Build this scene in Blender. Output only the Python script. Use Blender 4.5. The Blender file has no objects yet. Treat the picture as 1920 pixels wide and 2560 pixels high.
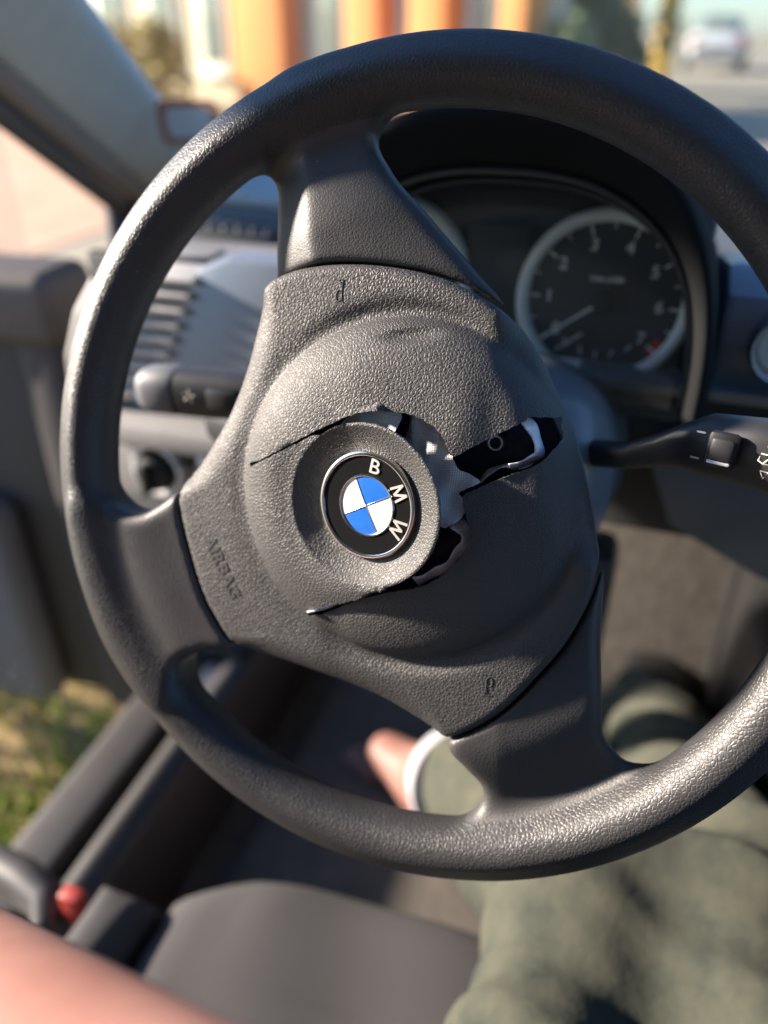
import bpy, bmesh, math, random
import numpy as np
from mathutils import Vector, Matrix
from mathutils.geometry import delaunay_2d_cdt

random.seed(7); np.random.seed(7)
scene = bpy.context.scene
COL = scene.collection
R = math.radians

# ------------------------------------------------------------------ camera
cam_d = bpy.data.cameras.new('camera')
cam = bpy.data.objects.new('camera', cam_d); COL.objects.link(cam)
CAM_POS = Vector((0.08179, -0.28940, 1.12579))
cam.matrix_world = Matrix(((0.94807, -0.16855, 0.26973, CAM_POS.x),
                           (0.31806, 0.50240, -0.80401, CAM_POS.y),
                           (0.0, 0.84805, 0.52992, CAM_POS.z), (0, 0, 0, 1)))
cam_d.sensor_fit = 'VERTICAL'; cam_d.sensor_height = 24.0; cam_d.sensor_width = 18.0
cam_d.lens = 24.0 * 1934 / 2560
cam_d.clip_start = 0.01; cam_d.clip_end = 500
cam_d.dof.use_dof = True
cam_d.dof.focus_distance = 0.318
cam_d.dof.aperture_fstop = cam_d.lens / 8.4
cam_d.dof.aperture_blades = 0
scene.camera = cam

# ------------------------------------------------------------------ sky and sun
SUN_TO = Vector((-0.92, -0.10, 0.35)).normalized()      # direction towards the sun
world = bpy.data.worlds.new('World'); scene.world = world; world.use_nodes = True
wn = world.node_tree; wn.nodes.clear()
sky = wn.nodes.new('ShaderNodeTexSky'); sky.sky_type = 'NISHITA'; sky.sun_disc = False
sky.sun_elevation = math.asin(SUN_TO.z)
sky.sun_rotation = math.atan2(SUN_TO.x, SUN_TO.y)
sky.air_density = 1.0; sky.dust_density = 0.4; sky.ozone_density = 6.0
bg = wn.nodes.new('ShaderNodeBackground'); bg.inputs['Strength'].default_value = 0.085
wo = wn.nodes.new('ShaderNodeOutputWorld')
wn.links.new(sky.outputs[0], bg.inputs[0]); wn.links.new(bg.outputs[0], wo.inputs[0])
sun_d = bpy.data.lights.new('sun', 'SUN'); sun_d.energy = 5.0; sun_d.angle = R(3.5)
sun_d.color = (1.0, 0.86, 0.72)
sun = bpy.data.objects.new('sun', sun_d); COL.objects.link(sun)
sun.rotation_euler = SUN_TO.to_track_quat('Z', 'Y').to_euler(); sun.location = (-3, -2, 3)

scene.view_settings.view_transform = 'Standard'; scene.view_settings.look = 'None'
scene.view_settings.gamma = 1.0; scene.view_settings.exposure = 2.05
scene.view_settings.use_curve_mapping = False
scene.render.engine = 'CYCLES'
scene.cycles.use_denoising = True
scene.cycles.max_bounces = 8

# ------------------------------------------------------------------ materials
def mk(name):
    m = bpy.data.materials.new(name); m.use_nodes = True
    nt = m.node_tree; b = nt.nodes['Principled BSDF']
    return m, nt, b
def rgba(c): return (c[0], c[1], c[2], 1.0)

def plain(name, col, rough=0.5, metal=0.0, var=0.12, vscale=40.0, bump=0.0, bscale=300.0, bdist=0.0005, spec=0.5, coat=0.0):
    """Painted / plastic surface with a little tonal and roughness variation and a fine relief."""
    m, nt, b = mk(name); L = nt.links
    tc = nt.nodes.new('ShaderNodeTexCoord')
    n = nt.nodes.new('ShaderNodeTexNoise'); n.inputs['Scale'].default_value = vscale; n.inputs['Detail'].default_value = 4
    L.new(tc.outputs['Object'], n.inputs['Vector'])
    mix = nt.nodes.new('ShaderNodeMix'); mix.data_type = 'RGBA'
    mix.inputs['A'].default_value = rgba([c*(1-var) for c in col]); mix.inputs['B'].default_value = rgba([min(1, c*(1+var)) for c in col])
    L.new(n.outputs['Fac'], mix.inputs['Factor']); L.new(mix.outputs['Result'], b.inputs['Base Color'])
    mr = nt.nodes.new('ShaderNodeMapRange'); mr.inputs['To Min'].default_value = max(0.02, rough-0.06); mr.inputs['To Max'].default_value = min(1, rough+0.06)
    L.new(n.outputs['Fac'], mr.inputs['Value']); L.new(mr.outputs['Result'], b.inputs['Roughness'])
    b.inputs['Metallic'].default_value = metal
    b.inputs['Specular IOR Level'].default_value = spec
    b.inputs['Coat Weight'].default_value = coat
    if bump > 0:
        n2 = nt.nodes.new('ShaderNodeTexNoise'); n2.inputs['Scale'].default_value = bscale; n2.inputs['Detail'].default_value = 3
        L.new(tc.outputs['Object'], n2.inputs['Vector'])
        bp = nt.nodes.new('ShaderNodeBump'); bp.inputs['Strength'].default_value = bump; bp.inputs['Distance'].default_value = bdist
        L.new(n2.outputs['Fac'], bp.inputs['Height']); L.new(bp.outputs['Normal'], b.inputs['Normal'])
    return m

def leather(name, col, cell, rough, strength, dist, stretch=(1, 1, 1), spec=0.5):
    """Moulded grain: irregular pebbles parted by fine creases, dust and wear as soft tonal patches."""
    m, nt, b = mk(name); L = nt.links
    tc = nt.nodes.new('ShaderNodeTexCoord')
    mp = nt.nodes.new('ShaderNodeMapping'); mp.inputs['Scale'].default_value = stretch
    L.new(tc.outputs['Object'], mp.inputs['Vector'])
    dn = nt.nodes.new('ShaderNodeTexNoise'); dn.inputs['Scale'].default_value = 0.45/cell; dn.inputs['Detail'].default_value = 2
    L.new(mp.outputs[0], dn.inputs['Vector'])
    sub = nt.nodes.new('ShaderNodeVectorMath'); sub.operation = 'SUBTRACT'; sub.inputs[1].default_value = (.5, .5, .5)
    L.new(dn.outputs['Color'], sub.inputs[0])
    sc = nt.nodes.new('ShaderNodeVectorMath'); sc.operation = 'SCALE'; sc.inputs['Scale'].default_value = cell*.45
    L.new(sub.outputs[0], sc.inputs[0])
    ad = nt.nodes.new('ShaderNodeVectorMath'); ad.operation = 'ADD'
    L.new(mp.outputs[0], ad.inputs[0]); L.new(sc.outputs[0], ad.inputs[1])
    vo = nt.nodes.new('ShaderNodeTexVoronoi'); vo.feature = 'DISTANCE_TO_EDGE'; vo.inputs['Scale'].default_value = 1.0/cell
    L.new(ad.outputs[0], vo.inputs['Vector'])
    rp = nt.nodes.new('ShaderNodeMapRange'); rp.interpolation_type = 'SMOOTHSTEP'
    rp.inputs['From Min'].default_value = 0.0; rp.inputs['From Max'].default_value = 0.26
    L.new(vo.outputs['Distance'], rp.inputs['Value'])
    fn = nt.nodes.new('ShaderNodeTexNoise'); fn.inputs['Scale'].default_value = 2.2/cell; fn.inputs['Detail'].default_value = 3
    L.new(tc.outputs['Object'], fn.inputs['Vector'])
    ma = nt.nodes.new('ShaderNodeMath'); ma.operation = 'MULTIPLY_ADD'; ma.inputs[1].default_value = 0.12
    L.new(fn.outputs['Fac'], ma.inputs[0]); L.new(rp.outputs['Result'], ma.inputs[2])
    bp = nt.nodes.new('ShaderNodeBump'); bp.inputs['Strength'].default_value = strength; bp.inputs['Distance'].default_value = dist
    L.new(ma.outputs[0], bp.inputs['Height']); L.new(bp.outputs['Normal'], b.inputs['Normal'])
    big = nt.nodes.new('ShaderNodeTexNoise'); big.inputs['Scale'].default_value = 28; big.inputs['Detail'].default_value = 5; big.inputs['Roughness'].default_value = 0.65
    L.new(tc.outputs['Object'], big.inputs['Vector'])
    mix = nt.nodes.new('ShaderNodeMix'); mix.data_type = 'RGBA'
    mix.inputs['A'].default_value = rgba([c*0.86 for c in col]); mix.inputs['B'].default_value = rgba([c*1.16 for c in col])
    L.new(big.outputs['Fac'], mix.inputs['Factor'])
    du = nt.nodes.new('ShaderNodeTexVoronoi'); du.inputs['Scale'].default_value = 190
    L.new(tc.outputs['Object'], du.inputs['Vector'])
    lt = nt.nodes.new('ShaderNodeMath'); lt.operation = 'LESS_THAN'; lt.inputs[1].default_value = .055
    L.new(du.outputs['Distance'], lt.inputs[0])
    sp = nt.nodes.new('ShaderNodeSeparateColor'); L.new(du.outputs['Color'], sp.inputs[0])
    g2 = nt.nodes.new('ShaderNodeMath'); g2.operation = 'GREATER_THAN'; g2.inputs[1].default_value = .80; L.new(sp.outputs[0], g2.inputs[0])
    dm = nt.nodes.new('ShaderNodeMath'); dm.operation = 'MULTIPLY'; L.new(lt.outputs[0], dm.inputs[0]); L.new(g2.outputs[0], dm.inputs[1])
    dm2 = nt.nodes.new('ShaderNodeMath'); dm2.operation = 'MULTIPLY'; dm2.inputs[1].default_value = .5; L.new(dm.outputs[0], dm2.inputs[0])
    m3 = nt.nodes.new('ShaderNodeMix'); m3.data_type = 'RGBA'; m3.inputs['B'].default_value = (.30, .28, .25, 1)   # specks of lint and dust
    L.new(dm2.outputs[0], m3.inputs['Factor']); L.new(mix.outputs['Result'], m3.inputs['A'])
    L.new(m3.outputs['Result'], b.inputs['Base Color'])
    mr = nt.nodes.new('ShaderNodeMapRange'); mr.inputs['From Min'].default_value = .3; mr.inputs['From Max'].default_value = .7
    mr.inputs['To Min'].default_value = rough-0.07; mr.inputs['To Max'].default_value = rough+0.07
    L.new(big.outputs['Fac'], mr.inputs['Value']); L.new(mr.outputs['Result'], b.inputs['Roughness'])
    b.inputs['Specular IOR Level'].default_value = spec
    return m

def weave(name, col, pitch, rough=0.8):
    m, nt, b = mk(name); L = nt.links
    tc = nt.nodes.new('ShaderNodeTexCoord')
    hs = []
    for d in ('X', 'Y'):
        w = nt.nodes.new('ShaderNodeTexWave'); w.bands_direction = d; w.inputs['Scale'].default_value = 0.314/pitch
        w.inputs['Distortion'].default_value = 0.6; w.inputs['Detail'].default_value = 1
        L.new(tc.outputs['Object'], w.inputs['Vector']); hs.append(w)
    mu = nt.nodes.new('ShaderNodeMath'); mu.operation = 'MULTIPLY'
    L.new(hs[0].outputs['Fac'], mu.inputs[0]); L.new(hs[1].outputs['Fac'], mu.inputs[1])
    bp = nt.nodes.new('ShaderNodeBump'); bp.inputs['Strength'].default_value = 0.9; bp.inputs['Distance'].default_value = 0.0003
    L.new(mu.outputs[0], bp.inputs['Height']); L.new(bp.outputs['Normal'], b.inputs['Normal'])
    mix = nt.nodes.new('ShaderNodeMix'); mix.data_type = 'RGBA'
    mix.inputs['A'].default_value = rgba([c*.84 for c in col]); mix.inputs['B'].default_value = rgba(col)
    L.new(mu.outputs[0], mix.inputs['Factor']); L.new(mix.outputs['Result'], b.inputs['Base Color'])
    b.inputs['Roughness'].default_value = rough
    b.inputs['Specular IOR Level'].default_value = 0.3
    return m

def patchy(name, cols, scale, rough=0.9, bump=0.4, bdist=0.01, detail=6, spec=0.3):
    m, nt, b = mk(name); L = nt.links
    tc = nt.nodes.new('ShaderNodeTexCoord')
    n = nt.nodes.new('ShaderNodeTexNoise'); n.inputs['Scale'].default_value = scale; n.inputs['Detail'].default_value = detail; n.inputs['Roughness'].default_value = .62
    L.new(tc.outputs['Object'], n.inputs['Vector'])
    cr = nt.nodes.new('ShaderNodeValToRGB'); e = cr.color_ramp.elements
    k = len(cols)
    e[0].position = .3; e[0].color = rgba(cols[0]); e[1].position = .7; e[1].color = rgba(cols[-1])
    for i in range(1, k-1):
        q = e.new(.3 + .4*i/(k-1)); q.color = rgba(cols[i])
    L.new(n.outputs['Fac'], cr.inputs['Fac']); L.new(cr.outputs['Color'], b.inputs['Base Color'])
    b.inputs['Roughness'].default_value = rough; b.inputs['Specular IOR Level'].default_value = spec
    bp = nt.nodes.new('ShaderNodeBump'); bp.inputs['Strength'].default_value = bump; bp.inputs['Distance'].default_value = bdist
    L.new(n.outputs['Fac'], bp.inputs['Height']); L.new(bp.outputs['Normal'], b.inputs['Normal'])
    return m

def glass_mat(name, refl=0.04, film=0.06):
    m = bpy.data.materials.new(name); m.use_nodes = True; nt = m.node_tree; nt.nodes.clear(); L = nt.links
    t = nt.nodes.new('ShaderNodeBsdfTransparent'); t.inputs[0].default_value = (.95, .97, .96, 1)
    g = nt.nodes.new('ShaderNodeBsdfGlossy'); g.inputs['Roughness'].default_value = 0.03
    d = nt.nodes.new('ShaderNodeBsdfDiffuse'); d.inputs[0].default_value = (.7, .7, .68, 1)  # pale diffuse layer on the pane, standing in for veiling glare
    n = nt.nodes.new('ShaderNodeTexNoise'); n.inputs['Scale'].default_value = 6
    mr = nt.nodes.new('ShaderNodeMapRange'); mr.inputs['To Min'].default_value = film*.6; mr.inputs['To Max'].default_value = film*1.4
    L.new(n.outputs['Fac'], mr.inputs['Value'])
    m1 = nt.nodes.new('ShaderNodeMixShader'); m1.inputs[0].default_value = refl
    L.new(t.outputs[0], m1.inputs[1]); L.new(g.outputs[0], m1.inputs[2])
    m2 = nt.nodes.new('ShaderNodeMixShader'); L.new(mr.outputs['Result'], m2.inputs[0])
    L.new(m1.outputs[0], m2.inputs[1]); L.new(d.outputs[0], m2.inputs[2])
    o = nt.nodes.new('ShaderNodeOutputMaterial'); L.new(m2.outputs[0], o.inputs['Surface'])
    return m

M = {}
M['rim'] = leather('rim_leather', (.026, .026, .028), 0.0018, 0.46, 0.60, 0.00018)
M['spoke'] = leather('spoke_grain', (.044, .043, .044), 0.0015, 0.48, 0.38, 0.00013)
M['cover'] = leather('cover_grain', (.044, .043, .044), 0.0015, 0.56, 0.72, 0.00021)
M['smooth'] = plain('smooth_relief', (.056, .055, .055), .5)
M['torn'] = plain('torn_edge', (.095, .095, .097), .85, bump=.6, bscale=900, bdist=.0004)
M['black'] = plain('black_plastic', (.012, .012, .013), .45)
M['cavity'] = plain('cavity_plastic', (.010, .020, .048), .45, bump=.3, bscale=120, bdist=.002, spec=.25)
M['fabric'] = weave('airbag_fabric', (.56, .56, .58), 0.0007)
M['film'] = plain('torn_film', (.72, .76, .84), .45, bump=.5, bscale=500, bdist=.0005)
M['chrome'] = plain('chrome', (.80, .79, .77), .16, metal=1.0, var=.05, bump=.08, bscale=900, bdist=.0001)
M['chromel'] = plain('chrome_letters', (.82, .80, .75), .34, metal=.7, var=.05)
M['emb_black'] = plain('emblem_black', (.010, .010, .011), .10, coat=.6, bump=.03, bscale=200, bdist=.0002)
M['emb_blue'] = plain('emblem_blue', (.020, .12, .46), .16, coat=.6, var=.2, vscale=220)
M['emb_white'] = plain('emblem_white', (.66, .65, .61), .22, coat=.4, var=.07, vscale=200)
M['dash'] = plain('dash_plastic', (.10, .105, .115), .55, bump=.3, bscale=900, bdist=.0003)
M['dash_dark'] = plain('dash_dark', (.034, .038, .040), .6, bump=.3, bscale=900, bdist=.0003)
M['shroud'] = plain('shroud_plastic', (.11, .125, .145), .33, bump=.1, bscale=900, bdist=.0002)
M['louver'] = plain('louver_plastic', (.46, .44, .41), .55)
M['fascia'] = plain('fascia_paint', (.17, .20, .245), .38, metal=.3, bump=.05)
M['gauge'] = plain('gauge_face', (.040, .042, .044), .5)
M['bezel'] = plain('gauge_bezel', (.90, .90, .87), .45)
M['mark'] = plain('gauge_marks', (.90, .88, .84), .6)
M['red'] = plain('red_mark', (.60, .03, .03), .5)
M['needle'] = plain('needle', (.92, .84, .74), .5)
M['stalk'] = plain('stalk_plastic', (.030, .031, .034), .42, bump=.2, bscale=1200, bdist=.0002)
M['icon'] = plain('icon_print', (.42, .42, .36), .6)
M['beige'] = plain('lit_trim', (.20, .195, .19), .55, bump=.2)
M['pillar'] = plain('pillar_cloth', (.36, .41, .43), .85, bump=.4, bscale=1500, bdist=.0003)
M['pillar_b'] = plain('pillar_trim', (.17, .145, .13), .7, bump=.2)
M['belt'] = plain('belt_plastic', (.11, .092, .080), .6, bump=.2)
M['rubber'] = plain('seal_rubber', (.055, .047, .046), .7)
M['door'] = plain('door_plastic', (.050, .046, .043), .6, bump=.3)
M['doorgrey'] = plain('door_cloth', (.15, .148, .145), .85, bump=.4)
M['paint'] = plain('car_paint', (.25, .25, .26), .3, coat=.7)
M['seat'] = weave('seat_cloth', (.060, .058, .060), 0.0022, .95)
M['carpet'] = patchy('carpet', [(.065, .058, .051), (.095, .085, .075), (.12, .108, .095)], 60, .98, .6, .003)
M['mat'] = patchy('floor_mat', [(.085, .076, .066), (.12, .106, .092)], 40, .98, .6, .003)
M['sill'] = plain('sill_plastic', (.042, .040, .040), .5, bump=.2)
M['redtab'] = plain('red_plastic', (.30, .028, .022), .5)
M['pale'] = plain('pale_plastic', (.82, .82, .88), .4)
M['skin'] = patchy('skin', [(.20, .092, .072), (.235, .118, .094), (.265, .14, .115)], 25, .55, .15, .002)
for _m in ('skin',):
    _b = M[_m].node_tree.nodes['Principled BSDF']; _b.inputs['Subsurface Weight'].default_value = .15; _b.inputs['Subsurface Radius'].default_value = (.01, .004, .002)
M['khaki'] = patchy('khaki_cloth', [(.018, .023, .019), (.036, .040, .031), (.052, .054, .040), (.066, .064, .047)], 20, .95, .4, .005, detail=4)
M['hem'] = plain('white_hem', (.33, .33, .36), .9, bump=.3)
M['darkcloth'] = plain('dark_strap', (.045, .03, .045), .9)
M['shirt'] = plain('shirt_cloth', (.10, .12, .17), .95, bump=.3)
M['asphalt'] = patchy('pale_asphalt', [(.24, .21, .155), (.29, .255, .19), (.33, .295, .22)], 1.4, .95, .3, .01)
M['soil'] = patchy('leafy_soil', [(.10, .075, .04), (.22, .16, .08), (.36, .26, .11)], 14, 1, .6, .02)
M['glass'] = glass_mat('windscreen_glass')
M['lens'] = glass_mat('haze_lens_glass', .04, .018)  # thin pale veil in the glass imitates haze over the gauges
M['orange'] = plain('orange_render', (.62, .25, .07), .85, vscale=3, var=.15, bump=.3, bscale=30, bdist=.01)
M['cream'] = plain('cream_render', (.45, .40, .28), .85, vscale=3, bump=.3, bscale=30, bdist=.01)
M['whitepaint'] = plain('white_paint', (.62, .62, .56), .6)
M['winglass'] = plain('window_pane', (.16, .19, .16), .12, var=.4, vscale=2)
M['plinth'] = plain('plinth_render', (.42, .36, .25), .9, vscale=3)
M['peach'] = patchy('peach_wall', [(.40, .25, .16), (.45, .29, .19), (.48, .33, .23)], 2.0, .9, .3, .01)
M['yellow'] = plain('yellow_post', (.82, .52, .10), .7)
M['leafA'] = plain('leaf_olive', (.14, .145, .05), .7, var=.4, vscale=8)
M['leafB'] = plain('leaf_green', (.15, .19, .09), .7, var=.4, vscale=8)
M['leafC'] = plain('leaf_dry', (.40, .32, .10), .8, var=.3, vscale=8)
M['grass'] = patchy('grass_blade', [(.12, .20, .03), (.26, .32, .05), (.46, .40, .10)], 9, .8, 0, .001)
M['bark'] = plain('bark', (.16, .12, .08), .9, bump=.5, bscale=40, bdist=.01)
M['carred'] = plain('car_bluegrey', (.48, .50, .51), .5)
M['tyre'] = plain('tyre', (.02, .02, .02), .8)

# ------------------------------------------------------------------ helpers
def link(o, parent=None):
    COL.objects.link(o)
    if parent is not None: o.parent = parent
    return o
def tag(o, label=None, cat=None, group=None, kind=None):
    if label: o['label'] = label
    if cat: o['category'] = cat
    if group: o['group'] = group
    if kind: o['kind'] = kind
    return o
def empty(name, loc=(0, 0, 0), mat=None):
    o = bpy.data.objects.new(name, None); o.empty_display_size = .05; COL.objects.link(o)
    if mat is not None: o.matrix_world = mat
    else: o.location = loc
    return o
def mesh_obj(name, verts, faces, mat, parent=None, smooth=True, normals=None):
    me = bpy.data.meshes.new(name)
    me.from_pydata([tuple(map(float, v)) for v in verts], [], [tuple(map(int, f)) for f in faces])
    me.update()
    me.materials.append(mat)
    if smooth: me.polygons.foreach_set('use_smooth', [True]*len(me.polygons))
    if normals is not None: me.normals_split_custom_set_from_vertices([tuple(map(float, n)) for n in normals])
    return link(bpy.data.objects.new(name, me), parent)
def bm_obj(name, bm, mat, parent=None, smooth=False, loc=None):
    me = bpy.data.meshes.new(name); bm.to_mesh(me); bm.free()
    me.materials.append(mat)
    if smooth: me.polygons.foreach_set('use_smooth', [True]*len(me.polygons))
    o = link(bpy.data.objects.new(name, me), parent)
    if loc is not None: o.location = loc
    return o
def smooth_by_angle(o, ang=35):
    me = o.data; bm = bmesh.new(); bm.from_mesh(me)
    for e in bm.edges:
        e.smooth = (len(e.link_faces) == 2 and e.calc_face_angle(0) < R(ang))
    for f in bm.faces: f.smooth = True
    bm.to_mesh(me); bm.free()
    return o
def box(name, c, s, mat, parent=None, bevel=.004, rot=None, seg=2):
    bm = bmesh.new(); bmesh.ops.create_cube(bm, size=1)
    bmesh.ops.scale(bm, vec=s, verts=bm.verts)
    b = min(bevel, min(s)*.45)
    if b > 0: bmesh.ops.bevel(bm, geom=bm.edges[:], offset=b, segments=seg, affect='EDGES', profile=.5)
    if rot is not None: bmesh.ops.rotate(bm, verts=bm.verts, cent=(0, 0, 0), matrix=rot)
    bmesh.ops.translate(bm, verts=bm.verts, vec=c)
    return smooth_by_angle(bm_obj(name, bm, mat, parent))
def prism(name, poly, axis, lo, hi, mat, parent=None, bevel=.003):
    """Extrude a 2-D outline along an axis ('X': poly is (y,z), 'Y': (x,z), 'Z': (x,y))."""
    bm = bmesh.new()
    def P(a, b, t):
        return {'X': (t, a, b), 'Y': (a, t, b), 'Z': (a, b, t)}[axis]
    lo_v = [bm.verts.new(P(a, b, lo)) for a, b in poly]; hi_v = [bm.verts.new(P(a, b, hi)) for a, b in poly]
    bm.faces.new(lo_v); bm.faces.new(hi_v)
    n = len(poly)
    for i in range(n): bm.faces.new((lo_v[i], lo_v[(i+1) % n], hi_v[(i+1) % n], hi_v[i]))
    bmesh.ops.recalc_face_normals(bm, faces=bm.faces)
    if bevel > 0: bmesh.ops.bevel(bm, geom=bm.edges[:], offset=bevel, segments=2, affect='EDGES', profile=.5)
    return smooth_by_angle(bm_obj(name, bm, mat, parent))
def loft(name, secs, mat, parent=None, seg=24, power=2.0, up=(0, 0, 1), caps=True):
    """secs: (centre, half_width, half_height); section plane square to the path."""
    V = []; F = []
    n = len(secs)
    for i, (c, a, b) in enumerate(secs):
        c = Vector(c); d = (Vector(secs[min(i+1, n-1)][0]) - Vector(secs[max(i-1, 0)][0])).normalized()
        sx = d.cross(Vector(up)).normalized(); sy = sx.cross(d).normalized()
        for k in range(seg):
            t = 2*math.pi*k/seg; ct, st = math.cos(t), math.sin(t)
            x = math.copysign(abs(ct)**(2/power), ct)*a; y = math.copysign(abs(st)**(2/power), st)*b
            V.append(c + sx*x + sy*y)
    for i in range(n-1):
        for k in range(seg):
            F.append((i*seg+k, i*seg+(k+1) % seg, (i+1)*seg+(k+1) % seg, (i+1)*seg+k))
    if caps:
        F.append(tuple(range(seg))[::-1]); F.append(tuple((n-1)*seg+k for k in range(seg)))
    o = mesh_obj(name, V, F, mat, parent)
    bm = bmesh.new(); bm.from_mesh(o.data); bmesh.ops.recalc_face_normals(bm, faces=bm.faces); bm.to_mesh(o.data); bm.free()
    return smooth_by_angle(o, 50)
def tube(name, pts, r, mat, parent=None, seg=8, closed=False):
    if not closed: return loft(name, [(p, r, r) for p in pts], mat, parent, seg)
    V = []; F = []; n = len(pts)
    for i in range(n):
        c = Vector(pts[i]); d = (Vector(pts[(i+1) % n])-Vector(pts[i-1])).normalized()
        up = Vector((0, 0, 1)) if abs(d.z) < .9 else Vector((1, 0, 0))
        sx = d.cross(up).normalized(); sy = sx.cross(d)
        for k in range(seg):
            t = 2*math.pi*k/seg; V.append(c+sx*r*math.cos(t)+sy*r*math.sin(t))
    for i in range(n):
        j = (i+1) % n
        for k in range(seg): F.append((i*seg+k, i*seg+(k+1) % seg, j*seg+(k+1) % seg, j*seg+k))
    return mesh_obj(name, V, F, mat, parent)
def text_mesh(s, size, extrude, offset=0.0):
    cu = bpy.data.curves.new('t', 'FONT'); cu.body = s; cu.size = size; cu.extrude = extrude; cu.offset = offset
    cu.align_x = 'CENTER'; cu.align_y = 'CENTER'; cu.resolution_u = 4
    o = bpy.data.objects.new('t', cu); COL.objects.link(o)
    dg = bpy.context.evaluated_depsgraph_get()
    me = bpy.data.meshes.new_from_object(o.evaluated_get(dg))
    bpy.data.objects.remove(o); bpy.data.curves.remove(cu)
    return me
def text_obj(name, s, size, extrude, mat, parent, matrix, offset=0.0):
    me = text_mesh(s, size, extrude, offset); me.transform(matrix); me.materials.clear(); me.materials.append(mat); me.name = name
    return link(bpy.data.objects.new(name, me), parent)

# signed distance to a polygon (negative inside), vectorised
def poly_sd(px, py, poly):
    P = np.asarray(poly, float); d2 = np.full(px.shape, 1e18); ins = np.zeros(px.shape, bool)
    n = len(P)
    for i in range(n):
        ax, ay = P[i]; bx, by = P[(i+1) % n]
        ex, ey = bx-ax, by-ay; wx, wy = px-ax, py-ay
        t = np.clip((wx*ex+wy*ey)/(ex*ex+ey*ey+1e-18), 0, 1)
        d2 = np.minimum(d2, (wx-ex*t)**2+(wy-ey*t)**2)
        c = ((ay > py) != (by > py))
        with np.errstate(divide='ignore', invalid='ignore'):
            xi = ax + (py-ay)/(by-ay if by != ay else 1e-12)*ex
        ins ^= (c & (px < xi))
    d = np.sqrt(d2); return np.where(ins, -d, d)
def smin(a, b, k):
    h = np.clip(.5+.5*(b-a)/k, 0, 1); return b*(1-h)+a*h-k*h*(1-h)
def smax(a, b, k): return -smin(-a, -b, k)
def sstep(t): t = np.clip(t, 0, 1); return t*t*(3-2*t)
def resample(poly, step, closed=True):
    """Catmull-Rom through the points, then even steps."""
    P = np.asarray(poly, float); n = len(P); out = []
    rng = range(n if closed else n-1)
    for i in rng:
        if closed: p0, p1, p2, p3 = P[i-1], P[i], P[(i+1) % n], P[(i+2) % n]
        else: p0, p1, p2, p3 = P[max(i-1, 0)], P[i], P[i+1], P[min(i+2, n-1)]
        for t in np.linspace(0, 1, 12, endpoint=False):
            out.append(.5*((2*p1)+(-p0+p2)*t+(2*p0-5*p1+4*p2-p3)*t*t+(-p0+3*p1-3*p2+p3)*t**3))
    if not closed: out.append(P[-1])
    out = np.array(out); q = np.vstack([out, out[:1]]) if closed else out
    s = np.concatenate([[0], np.cumsum(np.linalg.norm(np.diff(q, axis=0), axis=1))])
    k = max(4, int(round(s[-1]/step))); tt = np.linspace(0, s[-1], k+(0 if closed else 1), endpoint=not closed)
    return np.stack([np.interp(tt, s, q[:, j]) for j in range(q.shape[1])], 1)
def surface_nets(Fv, org, h):
    """Polygonise a sampled signed distance field; returns verts, quads and unit normals."""
    S = Fv < 0; nx, ny, nz = Fv.shape
    cnt = np.zeros((nx-1, ny-1, nz-1), np.int8)
    for dx in (0, 1):
        for dy in (0, 1):
            for dz in (0, 1): cnt += S[dx:nx-1+dx, dy:ny-1+dy, dz:nz-1+dz]
    act = (cnt > 0) & (cnt < 8); I = np.argwhere(act); idx = np.full(act.shape, -1, np.int64); idx[act] = np.arange(len(I))
    acc = np.zeros((len(I), 3)); num = np.zeros(len(I))
    C8 = [(a, b, c) for a in (0, 1) for b in (0, 1) for c in (0, 1)]
    val = {c: Fv[I[:, 0]+c[0], I[:, 1]+c[1], I[:, 2]+c[2]] for c in C8}
    for c in C8:
        for ax in range(3):
            if c[ax]: continue
            d = list(c); d[ax] = 1; d = tuple(d)
            a, b = val[c], val[d]; m = (a < 0) != (b < 0)
            t = np.where(m, a/np.where(m, a-b, 1), 0)
            p = np.array(c, float)[None]+np.zeros((len(I), 3)); p[:, ax] += t
            acc[m] += p[m]; num[m] += 1
    gp = I+acc/num[:, None]
    quads = []
    for ax in range(3):
        o1, o2 = [(1, 2), (2, 0), (0, 1)][ax]
        sl = [slice(None)]*3; sl[ax] = slice(0, -1); sh = [slice(None)]*3; sh[ax] = slice(1, None)
        a = S[tuple(sl)]; b = S[tuple(sh)]; E = np.argwhere(a != b)
        dims = act.shape
        ok = (E[:, o1] > 0) & (E[:, o2] > 0) & (E[:, o1] < dims[o1]) & (E[:, o2] < dims[o2]) & (E[:, ax] < dims[ax])
        E = E[ok]; fl = a[tuple(E.T)]
        def cell(d1, d2):
            q = E.copy(); q[:, o1] += d1; q[:, o2] += d2; return idx[tuple(q.T)]
        Q = np.stack([cell(-1, -1), cell(0, -1), cell(0, 0), cell(-1, 0)], 1)
        Q[~fl] = Q[~fl][:, ::-1]; quads.append(Q)
    quads = np.vstack(quads)
    G = np.gradient(Fv)
    def tri(A, p):
        i = np.clip(np.floor(p).astype(int), 0, np.array(A.shape)-2); f = p-i; r = 0
        for c in C8:
            w = np.prod(np.where(np.array(c), f, 1-f), axis=1); r = r+w*A[i[:, 0]+c[0], i[:, 1]+c[1], i[:, 2]+c[2]]
        return r
    for _ in range(2):
        g = np.stack([tri(G[k], gp) for k in range(3)], 1); f = tri(Fv, gp)
        gp = gp-np.clip((f/(np.sum(g*g, 1)+1e-12)), -2, 2)[:, None]*g*.8
    g = np.stack([tri(G[k], gp) for k in range(3)], 1); g /= np.linalg.norm(g, axis=1)[:, None]+1e-12
    return np.array(org)+gp*h, quads, g

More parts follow.
